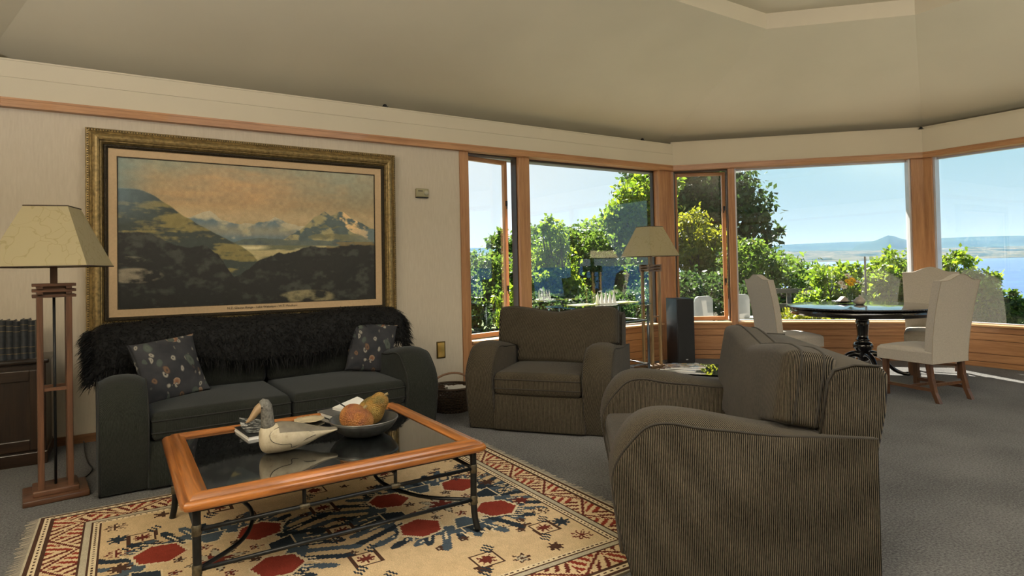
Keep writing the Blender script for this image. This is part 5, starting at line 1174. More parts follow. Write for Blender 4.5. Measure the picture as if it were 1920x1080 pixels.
for k, (dx, dy, dz, wht) in enumerate(spots):
    fl = thing('daisy', ('white' if wht else 'yellow') + ' daisy in the glass vase on the dining table', 'flower', (fx, fy, DTZ + 0.04), 0, ('white' if wht else 'yellow') + ' daisies in the vase')
    ux, uy = RGT.x * dx + _f0.x * dy, RGT.y * dx + _f0.y * dy
    mb = MB(); mb.tube(catmull([(ux * 0.05, uy * 0.05, 0), (ux * 0.3, uy * 0.3, 0.09), (ux, uy, dz - 0.04)], 4), 0.0022, 5); mb.build('stem', M_STEM, fl)
    tilt = Matrix.Translation((ux, uy, dz - 0.04)) @ Vector((ux * 2.5 - 0.25, uy * 2.5 - 0.35, 0.5)).to_track_quat('Z', 'Y').to_matrix().to_4x4()
    mb = MB(); R_ = 0.036 + 0.006 * rg.random()
    for q in range(14):
        mm = tilt @ rotz(2 * PI * q / 14) @ Matrix.Rotation(-0.15 - 0.2 * (q % 2), 4, 'Y')
        mb.add([mm @ Vector(v) for v in ((0.006, -0.004, 0), (R_ * 0.6, -0.008, 0.001), (R_, 0, 0), (R_ * 0.6, 0.008, 0.001), (0.006, 0.004, 0))], [(0, 1, 2, 3, 4)])
    mb.build('petals', M_PETW if wht else M_PETY, fl, kind='stuff')
    mb = MB(); mb.lathe([(0.011, 0.0), (0.010, 0.004), (0.005, 0.007), (0.0, 0.008)], 10, m=tilt, cap=False); mb.build('eye', plain('flower_eye', (0.30, 0.15, 0.02), 0.8), fl)
for k, (dx, dy) in enumerate(((0.05, 0.03), (0.075, 0.0), (0.02, 0.06), (-0.03, 0.05))):
    lf = thing('leaf_spray', 'green leaf spray %s the vase on the dining table' % ('at the right of', 'low at the right of', 'behind', 'at the left of')[k] if False else 'green leaf spray in the glass vase on the dining table', 'leaf', (fx, fy, DTZ + 0.03), 0, 'leaf sprays in the vase')
    ux, uy = RGT.x * dx * 1.5 + _f0.x * dy, RGT.y * dx * 1.5 + _f0.y * dy
    mb = MB()
    for q in range(5):
        t = 0.4 + 0.15 * q; c_ = Vector((ux * t, uy * t, 0.05 + 0.12 * t)); d = Vector((rg.uniform(-1, 1), rg.uniform(-1, 1), rg.uniform(-.2, .8))).normalized(); s_ = d.cross(Vector((0, 0, 1))).normalized() * 0.011
        mb.add([c_, c_ + d * 0.02 + s_, c_ + d * 0.045, c_ + d * 0.02 - s_], [(0, 1, 2, 3)])
    mb.tube([(0, 0, 0.01), (ux * 0.5, uy * 0.5, 0.10), (ux, uy, 0.17)], 0.0018, 5); mb.build('leaves', M_STEM, lf, kind='stuff')
M_CERAM = plain('pale_ceramic', (0.42, 0.36, 0.30), 0.35, var=0.1)
p = dtm(1582, 568); nd = thing('napkin_dish', 'low dish with folded napkins left of the vase on the dining table', 'dish', (p.x, p.y, DTZ), 0.3)
mb = MB(); mb.lathe([(0.0, 0.002), (0.05, 0.002), (0.10, 0.012), (0.125, 0.022), (0.123, 0.026), (0.095, 0.017), (0.0, 0.008)], 32, cap=False); mb.build('saucer', plain('dark_saucer', (0.05, 0.04, 0.04), 0.25), nd)
mb = MB(); mb.prism([(-0.06, 0.01), (0.0, 0.075), (0.012, 0.072), (0.075, 0.01)], -0.05, 0.05, 'x', m=rotz(0.6)); bevel(mb.build('folded_napkin', M_CERAM, nd), 0.004)
p = dtm(1612, 571); tp = thing('sugar_pot', 'small pale lidded pot right of the vase on the dining table', 'pot', (p.x, p.y, DTZ))
mb = MB(); mb.lathe([(0.0, 0.0), (0.035, 0.0), (0.055, 0.02), (0.058, 0.045), (0.04, 0.066), (0.037, 0.068), (0.0, 0.068)], 24, cap=False); mb.build('body', M_CERAM, tp)
mb = MB(); mb.lathe([(0.042, 0.066), (0.038, 0.074), (0.012, 0.086), (0.008, 0.092), (0.012, 0.100), (0.0, 0.106)], 20, cap=False); mb.build('lid', M_CERAM, tp)
p = dtm(1624, 566); cs = thing('candlestick', 'slim grey candle in a glass candlestick on the dining table', 'candlestick', (p.x, p.y, DTZ))
mb = MB(); mb.lathe([(0.0, 0.0), (0.06, 0.0), (0.062, 0.006), (0.02, 0.016), (0.012, 0.03), (0.02, 0.045), (0.012, 0.06), (0.018, 0.085), (0.014, 0.09), (0.0, 0.07)], 24, cap=False); mb.build('holder', M_CLEAR, cs)
mb = MB(); mb.tube([(0, 0, 0.075), (0, 0, 0.52)], [0.0125, 0.0105], 12); cd = mb.build('candle', plain('grey_wax', (0.34, 0.35, 0.36), 0.5), cs)
mb = MB(); mb.tube([(0, 0, 0.52), (0.001, 0, 0.53)], 0.0012, 5); mb.build('wick', M_BLACK, cd)

# ------------------------------------------------------------------ glass console by the back window
GX0, GX1, GY0, GY1, GZ = 3.90, 4.98, 4.88, 5.40, 0.81
gc = thing('console_table', 'glass-topped console table on a slim steel frame by the back window', 'console table', ((GX0 + GX1) / 2, (GY0 + GY1) / 2, 0))
gw, gd = (GX1 - GX0) / 2, (GY1 - GY0) / 2
M_GREENGL = glass_mat('greenish_glass', (0.72, 0.90, 0.84), 1.52, 2.0)
mb = MB(); mb.box(-gw, gw, -gd, gd, GZ - 0.012, GZ); mb.build('glass_top', M_GREENGL, gc)
for sx in (-1, 1):
    for sy in (-1, 1):
        mb = MB(); mb.tube([(sx * (gw - 0.03), sy * (gd - 0.03), 0.0), (sx * (gw - 0.03), sy * (gd - 0.03), GZ - 0.013)], 0.014, 10); lg = mb.build('leg', plain('gunmetal', (0.10, 0.11, 0.12), 0.35, 0.8), gc)
        mb = MB(); mb.lathe([(0.02, GZ - 0.03), (0.024, GZ - 0.022), (0.02, GZ - 0.013)], 12, m=T(sx * (gw - 0.03), sy * (gd - 0.03), 0), cap=False); mb.build('collar', M_CHROME, lg)
for z in (0.14, 0.62):
    for s in (-1, 1):
        mb = MB(); mb.tube([(-gw + 0.03, s * (gd - 0.03), z), (gw - 0.03, s * (gd - 0.03), z)], 0.008, 8); mb.build('long_rail', M_CHROME, gc)
        mb = MB(); mb.tube([(s * (gw - 0.03), -gd + 0.03, z), (s * (gw - 0.03), gd - 0.03, z)], 0.008, 8); mb.build('end_rail', M_CHROME, gc)
def gm(px, py):
    ry = at(px, py, 1) - EYE; return EYE + ry * ((GZ - EYE.z) / ry.z)
M_MATG = plain('lime_placemat', (0.34, 0.36, 0.07), 0.7, var=0.1)
for k, (x, y, lab) in enumerate(((4.27, 5.20, 'lime green place mat at the left of the white napkin fan on the console'), (4.86, 5.20, 'lime green place mat at the right of the white napkin fan on the console'))):
    pm = thing('place_mat', lab, 'place mat', (x, y, GZ), 0.05, 'lime place mats')
    mb = MB(); mb.rbox(-0.15, 0.15, -0.105, 0.105, 0.0, 0.005, 0.002); mb.build('mat', M_MATG, pm)
    mb = MB(); mb.lathe([(0.0, 0.005), (0.05, 0.005), (0.075, 0.010), (0.0, 0.009)], 20, cap=False); mb.build('coaster', plain('pale_coaster', (0.55, 0.52, 0.30), 0.5), pm)
nf = thing('napkin_holder', 'row of pointed white folded napkins on the glass console', 'napkins', (4.545, 5.14, GZ), -0.25)
mb = MB(); mb.rbox(-0.125, 0.125, -0.04, 0.04, 0, 0.012, 0.003); mb.build('stand', M_WHITE, nf)
for k in range(5):
    x = -0.1 + 0.05 * k; mb = MB(); n_ = 12
    mb.lathe([(0.030, 0.012), (0.022, 0.05), (0.012, 0.10), (0.002, 0.135)], n_, m=T(x, 0, 0) @ Matrix.Diagonal((0.85, 0.9, 1, 1)), cap=False); mb.build('napkin', M_WHITE, nf)

# ------------------------------------------------------------------ loudspeaker
spk = thing('loudspeaker', 'tall black floor-standing loudspeaker in the bay corner', 'loudspeaker', (5.80, 5.215, 0), -0.38)
mb = MB(); mb.rbox(-0.11, 0.11, -0.14, 0.15, 0.01, 0.815, 0.004); mb.build('cabinet', plain('black_ash', (0.014, 0.014, 0.015), 0.45, var=0.3, scale=30), spk)
mb = MB(); mb.rbox(-0.106, 0.106, -0.158, -0.14, 0.03, 0.808, 0.006); mb.build('grille', plain('grille_cloth', (0.018, 0.019, 0.021), 0.9, var=0.3, scale=300, bumps=0.3), spk)
mb = MB(); mb.box(-0.013, 0.013, -0.160, -0.158, 0.083, 0.091); mb.build('badge', plain('silver_badge', (0.6, 0.6, 0.6), 0.3, 0.8), spk)
mb = MB(); mb.box(-0.12, 0.12, -0.15, 0.16, 0.0, 0.012); mb.build('plinth', M_BLACK, spk)

# ------------------------------------------------------------------ wicker basket between the sofa and the armchair
bsk = thing('wicker_basket', 'dark wicker basket with a hoop handle between sofa and armchair', 'basket', (2.47, 4.84, 0), 0.3)
M_WICK = plain('dark_wicker', (0.055, 0.032, 0.018), 0.7, var=0.5, scale=60)
R0, R1, BHh = 0.15, 0.19, 0.205
mb = MB()
for q in range(36):
    a = 2 * PI * q / 36; mb.tube([(R0 * math.cos(a), R0 * math.sin(a), 0.0), (R1 * math.cos(a), R1 * math.sin(a), BHh)], 0.004, 5)
mb.build('stakes', M_WICK, bsk, kind='stuff')
mb = MB()
for z in range(13):
    t = z / 13; r = R0 + (R1 - R0) * t; mb.tube([((r + 0.005 * (1 if (q + z) % 2 else -1)) * math.cos(2 * PI * q / 72), (r + 0.005 * (1 if (q + z) % 2 else -1)) * math.sin(2 * PI * q / 72), 0.006 + z * 0.015) for q in range(72)], 0.0065, 5, closed=True)
mb.build('weave', M_WICK, bsk, kind='stuff')
mb = MB(); mb.tube([(R1 * math.cos(2 * PI * q / 36), R1 * math.sin(2 * PI * q / 36), BHh) for q in range(36)], 0.011, 8, closed=True); mb.build('rim', M_WICK, bsk)
mb = MB(); mb.lathe([(0.0, 0.004), (R0, 0.004), (R0, 0.01), (0.0, 0.01)], 32, cap=False); mb.build('base', M_WICK, bsk)
mb = MB(); mb.tube([(R1 * math.cos(a), 0, BHh + 0.115 * math.sin(a)) for a in [PI * q / 20 for q in range(21)]], 0.0095, 8); hd_ = mb.build('handle', plain('bent_cane', (0.24, 0.13, 0.07), 0.6), bsk)
hd_.rotation_euler = (0, 0, -0.35)
for k in range(3):
    nw = thing('newspaper', ('crumpled white newspaper lying lowest in the wicker basket', 'folded white newspaper in the middle of the wicker basket', 'white newspaper on top in the wicker basket')[k], 'newspaper', (2.47 + 0.02 * k, 4.84 - 0.015 * k, 0.125 + 0.03 * k), 0.4 + 0.5 * k)
    mb = MB(); rg2 = random.Random(k); hgt = [[rg2.uniform(0, 0.02) for _ in range(9)] for _ in range(9)]
    mb.grid(9, 9, lambda i, j: Vector((-0.11 + 0.22 * i / 8, -0.085 + 0.17 * j / 8, hgt[i][j]))); mb.build('sheet', M_WHITE, nw)
    mb = MB(); mb.grid(9, 9, lambda i, j: Vector((-0.11 + 0.22 * i / 8, -0.085 + 0.17 * j / 8, hgt[i][j] * 0.6 - 0.008))); mb.build('sheet', magmat('newsprint_%d' % k, (0.6, 0.6, 0.57), (0.2, 0.2, 0.2), (60, 160, 1), 0.6), nw)

# ------------------------------------------------------------------ low glass side table with magazines
LTX, LTY, LTZ = 3.90, 3.30, 0.40
lt_ = thing('side_table', 'low glass side table with magazines between the two armchairs', 'side table', (LTX, LTY, 0), 0.6)
mb = MB(); mb.box(-0.26, 0.26, -0.26, 0.26, LTZ - 0.012, LTZ); mb.build('glass_top', glass_mat('side_table_glass', (0.6, 0.72, 0.66), 1.52, 2.5), lt_)
for sx in (-1, 1):
    for sy in (-1, 1):
        mb = MB(); mb.tube([(sx * 0.22, sy * 0.22, 0), (sx * 0.22, sy * 0.22, LTZ - 0.012)], 0.014, 10); mb.build('leg', M_IRON, lt_)
for s in (-1, 1):
    mb = MB(); mb.tube([(-0.22, s * 0.22, 0.12), (0.22, s * 0.22, 0.12)], 0.008, 8); mb.build('rail', M_IRON, lt_)
    mb = MB(); mb.tube([(s * 0.22, -0.22, 0.12), (s * 0.22, 0.22, 0.12)], 0.008, 8); mb.build('rail', M_IRON, lt_)
def multimag(nm, seed):
    m, nt, b = new_mat(nm); vo = N(nt, 'ShaderNodeTexVoronoi', i_Scale=22.0 + seed); nt.links.new(coords(nt), vo.inputs['Vector'])
    sepc = nt.nodes.new('ShaderNodeSeparateColor'); nt.links.new(vo.outputs['Color'], sepc.inputs[0])
    nt.links.new(ramp(nt, sepc.outputs[0], [(0.0, (0.05, 0.06, 0.10)), (0.3, (0.35, 0.22, 0.12)), (0.5, (0.6, 0.6, 0.62)), (0.75, (0.04, 0.03, 0.03)), (1.0, (0.25, 0.3, 0.4))]), b.inputs['Base Color']); b.inputs['Roughness'].default_value = 0.25
    return m
for k in range(3):
    mz_ = thing('magazine', ('glossy magazine lowest on the side table between the armchairs', 'glossy magazine in the middle of the stack on the side table', 'colourful glossy magazine on top of the side table stack')[k], 'magazine', (LTX - 0.13 + 0.015 * k, LTY + 0.10 - 0.01 * k, LTZ + 0.0005 + 0.0095 * k), 0.5 + 0.25 * k)
    mb = MB(); mb.box(-0.10, 0.10, -0.135, 0.135, 0, 0.0075); mb.build('page_block', M_WHITE, mz_)
    mb = MB(); mb.box(-0.10, 0.10, -0.135, 0.135, 0.0075, 0.009); mb.build('cover', multimag('magazine_cover_%d' % k, k * 5), mz_)

# ------------------------------------------------------------------ outdoors: ground, lake, far shore
M_LAWN = plain('lawn', (0.075, 0.11, 0.025), 0.95, var=0.35, scale=1.2)
LAKE_Z = -20.0
g = MB()
rings = [(0, -0.22), (9.5, -0.22), (16, -0.35), (24, -0.9), (45, -5), (90, -14), (170, LAKE_Z - 0.6), (240, LAKE_Z - 3)]
NA = 72
vs = []
for r, z in rings:
    for k in range(NA):
        a = 2 * PI * k / NA; vs.append((2.7 + (r + (0 if r < 30 else 10 * math.sin(3 * a))) * math.cos(a), 0.5 + (r + (0 if r < 30 else 10 * math.sin(3 * a))) * math.sin(a), z))
fs = [(i * NA + k, i * NA + (k + 1) % NA, (i + 1) * NA + (k + 1) % NA, (i + 1) * NA + k) for i in range(1, len(rings) - 1) for k in range(NA)]
fs.append(tuple(range(NA, 2 * NA)))
g.add(vs, fs, True); g.build('ground', M_LAWN, kind='structure')
def water():
    m, nt, b = new_mat('lake_water'); co = coords(nt, 'Object', (0.02, 0.06, 1))
    nz = N(nt, 'ShaderNodeTexNoise', i_Scale=1.0, i_Detail=6.0); nt.links.new(co, nz.inputs['Vector'])
    nt.links.new(ramp(nt, nz.outputs[0], [(0.35, (0.020, 0.060, 0.16)), (0.65, (0.030, 0.085, 0.20))]), b.inputs['Base Color'])
    b.inputs['Roughness'].default_value = 0.55; b.inputs['Specular IOR Level'].default_value = 0.35; bump(nt, b, nz.outputs[0], 0.5, 2.0)
    return m
lk = MB(); 
lk.add([(-14000, -3000, LAKE_Z), (16000, -9000, LAKE_Z), (20000, 12000, LAKE_Z), (-14000, 16000, LAKE_Z)], [(0, 1, 2, 3)]); lk.build('lake', water(), kind='structure')
M_SHORE = None
def land_mat(name, stops, sc_):
    m, nt, b = new_mat(name); nz = N(nt, 'ShaderNodeTexNoise', i_Scale=1.0, i_Detail=7.0, i_Roughness=0.6); nt.links.new(coords(nt, 'Object', sc_), nz.inputs['Vector'])
    nt.links.new(ramp(nt, nz.outputs[0], stops), b.inputs['Base Color']); b.inputs['Roughness'].default_value = 1.0; b.inputs['Specular IOR Level'].default_value = 0.0
    return m
M_FIELD = land_mat('far_fields', [(0.36, (0.01, 0.025, 0.018)), (0.45, (0.02, 0.04, 0.025)), (0.50, (0.13, 0.11, 0.065)), (0.56, (0.027, 0.042, 0.02)), (0.62, (0.14, 0.12, 0.08))], (0.0022, 0.0022, 0.020))
M_HILL = land_mat('far_forest', [(0.35, (0.014, 0.032, 0.024)), (0.65, (0.034, 0.060, 0.038))], (0.0012, 0.0012, 0.004))
def far_ridge(name, dist0, dist1, prof, mat, nx=140, base=LAKE_Z + 0.5, rough=0.0, seed=0):
    """land rising from dist0 to dist1 along the view; prof gives the skyline as (column, row)"""
    rngr = np.random.RandomState(seed); bumpy = noise2(1, nx, 14, 5, seed)[0] - 0.5
    mb = MB(); rows = 9; vs = []
    for j in range(rows):
        t = j / (rows - 1); d = dist0 + (dist1 - dist0) * t
        for i in range(nx):
            px = -1400 + 4600 * i / (nx - 1); py = float(np.interp(px, [p[0] for p in prof], [p[1] for p in prof]))
            top = at(px, py, dist1).z + bumpy[i] * rough
            q = at(px, 490, d); z = base + (top - base) * (t ** 1.4) * (1 if j else 0) + (0 if j in (0, rows - 1) else rngr.randn() * rough * 0.25)
            vs.append((q.x, q.y, z))
    q0 = len(vs)
    for i in range(nx): v = vs[(rows - 1) * nx + i]; vs.append((v[0] * 1.12, v[1] * 1.12, base))
    fs = [(j * nx + i, j * nx + i + 1, (j + 1) * nx + i + 1, (j + 1) * nx + i) for j in range(rows) for i in range(nx - 1)]
    mb.add(vs, fs, True); return mb.build(name, mat, kind='structure')
far_ridge('far_shore', 7600, 10500, [(-1400, 478), (1300, 474), (1500, 470), (1650, 469), (1800, 464), (1920, 461), (3200, 440)], M_FIELD, rough=14, seed=1)
far_ridge('far_hills', 9500, 15000, [(-1400, 470), (1300, 464), (1440, 460), (1520, 456), (1600, 453), (1720, 450), (1760, 447), (1840, 444), (1920, 442), (3200, 425)], M_HILL, rough=35, seed=2)
far_ridge('far_mountain', 10500, 12500, [(-1400, 520), (1560, 500), (1610, 458), (1640, 452), (1655, 446), (1668, 440.5), (1674, 441.5), (1690, 447), (1720, 453), (1760, 470), (1820, 500), (3200, 520)], M_HILL, nx=400, rough=12, seed=3)

# summer haze over the lake
HAZE = True
def haze():
    m = bpy.data.materials.new('lake_haze'); m.use_nodes = True; nt = m.node_tree; nt.nodes.clear(); o = N(nt, 'ShaderNodeOutputMaterial')
    v = N(nt, 'ShaderNodeVolumeScatter', i_Density=2.1e-5, i_Anisotropy=0.2); v.inputs['Color'].default_value = (0.34, 0.58, 1.0, 1); nt.links.new(v.outputs[0], o.inputs['Volume']); return m
if HAZE:
    hb = MB(); A_ = octo(-260.0)
    q = [at(-1400, 486, 900), at(3300, 486, 900), at(3300, 486, 17000), at(-1400, 486, 17000)]
    hb.add([(p.x, p.y, LAKE_Z + 0.2) for p in q] + [(p.x, p.y, 420) for p in q], [(3, 2, 1, 0), (4, 5, 6, 7), (0, 1, 5, 4), (1, 2, 6, 5), (2, 3, 7, 6), (3, 0, 4, 7)])
    hb.build('haze', haze(), kind='structure')

# ------------------------------------------------------------------ planting
def leaf_mat(name, c1, c2, trans):
    m = bpy.data.materials.new(name); m.use_nodes = True; nt = m.node_tree; b = nt.nodes['Principled BSDF']; out = nt.nodes['Material Output']
    ge = N(nt, 'ShaderNodeNewGeometry'); c = ramp(nt, ge.outputs['Random Per Island'], [(0.0, c1), (1.0, c2)])
    nt.links.new(c, b.inputs['Base Color']); b.inputs['Roughness'].default_value = 0.5; b.inputs['Specular IOR Level'].default_value = 0.35
    tl = N(nt, 'ShaderNodeBsdfTranslucent'); mu = N(nt, 'ShaderNodeMixRGB', blend_type='MULTIPLY', i_0=1.0); nt.links.new(c, mu.inputs[1]); mu.inputs[2].default_value = (*trans, 1); nt.links.new(mu.outputs[0], tl.inputs[0])
    ms = N(nt, 'ShaderNodeMixShader', i_0=0.5); nt.links.new(b.outputs[0], ms.inputs[1]); nt.links.new(tl.outputs[0], ms.inputs[2]); nt.links.new(ms.outputs[0], out.inputs[0])
    return m
M_LEAF_B = leaf_mat('bright_leaves', (0.0545, 0.1125, 0.0131), (0.1452, 0.2105, 0.0254), (2.2, 2.0, 1.0))
M_LEAF_M = leaf_mat('mid_leaves', (0.0343, 0.0729, 0.0172), (0.103, 0.1544, 0.0343), (1.9, 1.9, 1.0))
M_LEAF_D = leaf_mat('dark_leaves', (0.0143, 0.0321, 0.0124), (0.0535, 0.0846, 0.0312), (1.6, 1.7, 1.0))
M_LEAF_Y = leaf_mat('yellow_green_leaves', (0.0858, 0.1122, 0.0132), (0.198, 0.2112, 0.033), (2.0, 1.8, 0.8))
M_BARK = plain('bark', (0.055, 0.042, 0.03), 0.9, var=0.4, scale=12, bumps=0.4)
def leaves_mesh(name, P, size, seed, droop=0.3, aspect=0.55):
    """one four-cornered folded leaf at each point of P"""
    rg_ = np.random.RandomState(seed); n = len(P)
    d = rg_.randn(n, 3); d[:, 2] -= droop; d /= np.linalg.norm(d, axis=1, keepdims=True)
    u = rg_.randn(n, 3); s = np.cross(d, u); s /= np.linalg.norm(s, axis=1, keepdims=True)
    L = size * (0.6 + 0.8 * rg_.rand(n, 1)); wdt = L * aspect / 2; nr = np.cross(d, s) * wdt * 0.35
    v = np.stack([P, P + d * L * 0.5 + s * wdt + nr, P + d * L, P + d * L * 0.5 - s * wdt + nr], 1).reshape(-1, 3).astype(np.float32)
    me = bpy.data.meshes.new(name); me.vertices.add(4 * n); me.vertices.foreach_set('co', v.ravel())
    me.loops.add(4 * n); me.loops.foreach_set('vertex_index', np.arange(4 * n, dtype=np.int32)); me.polygons.add(n); me.polygons.foreach_set('loop_start', np.arange(n, dtype=np.int32) * 4)
    me.update(calc_edges=True); return me
def plant(name, label, cat, blobs, n, size, mat, seed, base_z=-0.3, group=None, trunk=0.05, droop=0.3, aspect=0.55, shell=0.55, clump=0.12):
    """blobs: (centre, radii); leaves gather in clumps near the outside of each blob; stems run from the ground into the blobs"""
    rg_ = np.random.RandomState(seed); C = Vector((0, 0, 0)); tot = sum(r[0] * r[1] * r[2] for c, r in blobs)
    c0 = Vector((sum(c[0] for c, r in blobs) / len(blobs), sum(c[1] for c, r in blobs) / len(blobs), base_z))
    root = thing(name, label, cat, tuple(c0), 0, group); pts = []; tips = []
    for c, r in blobs:
        k = max(20, int(n * r[0] * r[1] * r[2] / tot)); nc = max(6, k // 26)
        q = rg_.randn(nc, 3); q /= np.linalg.norm(q, axis=1, keepdims=True); q *= (shell + (1 - shell) * rg_.rand(nc, 1)) ** 0.6
        cc = np.array(c) + q * np.array(r); tips.append(cc[:: max(1, nc // 7)])
        idx = rg_.randint(0, nc, k); pts.append(cc[idx] + rg_.randn(k, 3) * clump * np.mean(r) * np.array([1, 1, 0.8]))
    P = np.concatenate(pts) - np.array(c0); P = P[P[:, 2] > 0.0]
    link('foliage', leaves_mesh('foliage', P, size, seed, droop, aspect), mat, root, kind='stuff')
    mb = MB(); rgt = random.Random(seed)
    big = max(blobs, key=lambda b_: b_[1][2]); fork = Vector((*(Vector(big[0]) - c0)[:2], max(0.2, (big[0][2] - base_z) * 0.35))) * 0.7
    mb.tube([(0, 0, -0.15), tuple(fork * 0.5 + Vector((0.03, 0.02, 0))), tuple(fork)], [trunk, trunk * 0.85, trunk * 0.7], 8)
    mb.build('trunk', M_BARK, root)
    mb = MB()
    for tp_ in tips:
        for t in tp_:
            e = Vector(t) - c0; mid = fork.lerp(e, 0.5) + Vector((rgt.uniform(-.1, .1), rgt.uniform(-.1, .1), rgt.uniform(0, .15)))
            mb.tube([tuple(fork), tuple(mid), tuple(e)], [trunk * 0.45, trunk * 0.28, trunk * 0.08], 5)
    mb.build('branches', M_BARK, root, kind='stuff')
    return root
def bl(px, py, d, rx, rz, ry=None):
    """a blob seen at that place of the frame, d metres away, with radii in metres"""
    p = at(px, py, d); return ((p.x, p.y, p.z), (rx, ry or rx, rz))
TREES = 'garden trees beyond the windows'; SHR = 'garden shrubs outside the windows'
plant('garden_shrub', 'bright green leafy shrub outside the bay window, left of the vase of daisies', 'shrub', [bl(1560, 548, 10.6, 0.42, 0.42), bl(1530, 575, 10.4, 0.35, 0.30), bl(1585, 515, 10.8, 0.22, 0.34), bl(1598, 565, 10.4, 0.38, 0.32)], 5200, 0.085, M_LEAF_B, 41, group=SHR)
plant('garden_shrub', 'bright green shrub outside the bay window, between the daisies and the corner post', 'shrub', [bl(1655, 545, 10.8, 0.48, 0.48), bl(1640, 510, 11.0, 0.28, 0.30), bl(1690, 500, 11.0, 0.36, 0.34), bl(1680, 570, 10.6, 0.45, 0.34), bl(1620, 575, 10.6, 0.3, 0.3)], 7200, 0.085, M_LEAF_B, 42, group=SHR)
plant('garden_shrub', 'tall green shrub outside the right window, beside the corner post', 'shrub', [bl(1790, 510, 10.2, 0.34, 0.36), bl(1775, 485, 10.3, 0.18, 0.20), bl(1800, 560, 10.0, 0.5, 0.36), bl(1845, 530, 10.0, 0.24, 0.22)], 5200, 0.08, M_LEAF_B, 43, group=SHR)
plant('garden_shrub', 'green shrub sloping down at the right edge of the view', 'shrub', [bl(1880, 572, 9.8, 0.34, 0.22), bl(1850, 548, 10.0, 0.22, 0.18), bl(1915, 590, 9.6, 0.4, 0.22), bl(1835, 585, 9.8, 0.45, 0.22)], 4600, 0.075, M_LEAF_M, 44, group=SHR)
plant('garden_shrub', 'low lime green ground cover below the bay window sill', 'shrub', [bl(1500, 594, 9.9, 0.30, 0.10), bl(1560, 598, 9.8, 0.35, 0.09), bl(1630, 598, 9.8, 0.4, 0.10)], 3000, 0.06, M_LEAF_Y, 45, group=SHR, trunk=0.02)
plant('garden_bush', 'rounded blue-green bush beyond the left dining chair', 'bush', [bl(1450, 535, 15, 1.0, 0.85), bl(1500, 525, 15.5, 0.75, 0.60), bl(1400, 520, 15, 0.8, 0.95), bl(1530, 535, 15, 0.4, 0.4)], 9000, 0.12, M_LEAF_M, 46, group=SHR, trunk=0.08)
plant('garden_bush', 'deep shaded bush low behind the bay casement window', 'bush', [bl(1310, 560, 13.5, 0.9, 0.6), bl(1390, 570, 13.0, 0.7, 0.5), bl(1260, 560, 14, 0.8, 0.6)], 6500, 0.11, M_LEAF_D, 47, group=SHR, trunk=0.08)
plant('garden_tree', 'tall dark spreading tree beyond the bay casement window', 'tree', [bl(1330, 390, 22, 2.0, 1.5), bl(1290, 350, 23, 2.2, 1.3), bl(1395, 440, 22, 1.15, 0.9), bl(1425, 432, 22, 0.75, 0.42), bl(1395, 410, 22, 0.5, 0.35), bl(1260, 320, 24, 1.8, 1.2), bl(1345, 325, 23, 0.8, 0.7)], 15000, 0.20, M_LEAF_D, 48, base_z=-0.9, group=TREES, trunk=0.28)
plant('garden_tree', 'yellow-green tree seen through the bay casement window', 'tree', [bl(1300, 440, 17, 0.75, 0.65), bl(1335, 470, 17, 0.7, 0.75), bl(1290, 500, 17, 0.8, 0.8), bl(1350, 520, 17, 0.9, 0.8), bl(1390, 490, 17, 0.6, 0.6)], 9000, 0.13, M_LEAF_Y, 49, base_z=-0.4, group=TREES, trunk=0.14)
plant('garden_tree', 'tall green tree at the right of the back window beside the lamp', 'tree', [bl(1205, 385, 19, 0.95, 0.75), bl(1225, 345, 19.5, 0.8, 0.6), bl(1180, 425, 19, 1.0, 0.7), bl(1140, 440, 19.5, 1.0, 0.6), bl(1200, 470, 19, 1.2, 0.9)], 13000, 0.16, M_LEAF_B, 50, base_z=-0.6, group=TREES, trunk=0.2)
plant('garden_tree', 'broad green tree in the middle of the back window', 'tree', [bl(1095, 470, 18, 1.1, 0.75), bl(1050, 480, 18, 0.8, 0.8), bl(1130, 505, 18, 1.0, 0.9), bl(1080, 530, 17.5, 1.1, 0.8), bl(1170, 540, 17, 1.0, 0.8)], 12000, 0.15, M_LEAF_M, 51, base_z=-0.5, group=TREES, trunk=0.18)
plant('garden_tree', 'slender bright green tree right of the window post', 'tree', [bl(1035, 450, 14.5, 0.32, 0.55), bl(1040, 500, 14.5, 0.55, 0.55), bl(1020, 540, 14, 0.6, 0.5), bl(1060, 545, 14, 0.5, 0.45)], 7500, 0.11, M_LEAF_B, 52, base_z=-0.4, group=TREES, trunk=0.1)
plant('garden_hedge', 'hedge seen through the narrow casement beside the painted wall', 'hedge', [bl(900, 525, 15, 0.9, 0.6), bl(850, 520, 15, 1.0, 0.65), bl(950, 530, 15, 0.8, 0.65), bl(900, 570, 14.5, 1.2, 0.6), bl(985, 540, 14.5, 0.7, 0.55)], 11000, 0.11, M_LEAF_M, 53, base_z=-0.4, group=SHR, trunk=0.1)
plant('garden_tree', 'green tree just left of the window post in the narrow casement', 'tree', [bl(945, 460, 16.5, 0.45, 0.42), bl(962, 500, 16.5, 0.6, 0.6), bl(930, 500, 16.5, 0.5, 0.4)], 5200, 0.12, M_LEAF_M, 54, base_z=-0.4, group=TREES, trunk=0.12)
plant('garden_shrub', 'small bright shrub close outside the narrow casement', 'shrub', [bl(948, 575, 8.2, 0.13, 0.16), bl(962, 560, 8.3, 0.12, 0.2), bl(935, 560, 8.2, 0.08, 0.06), bl(960, 600, 8.2, 0.2, 0.14)], 1300, 0.065, M_LEAF_B, 55, group=SHR, trunk=0.02)
plant('garden_hedge', 'dark hedge across the foot of the back window', 'hedge', [bl(1030, 590, 13, 0.9, 0.45), bl(1110, 590, 13, 0.9, 0.45), bl(1190, 585, 13, 0.9, 0.5), bl(960, 590, 13.2, 0.7, 0.4)], 9000, 0.10, M_LEAF_D, 56, base_z=-0.4, group=SHR, trunk=0.07)
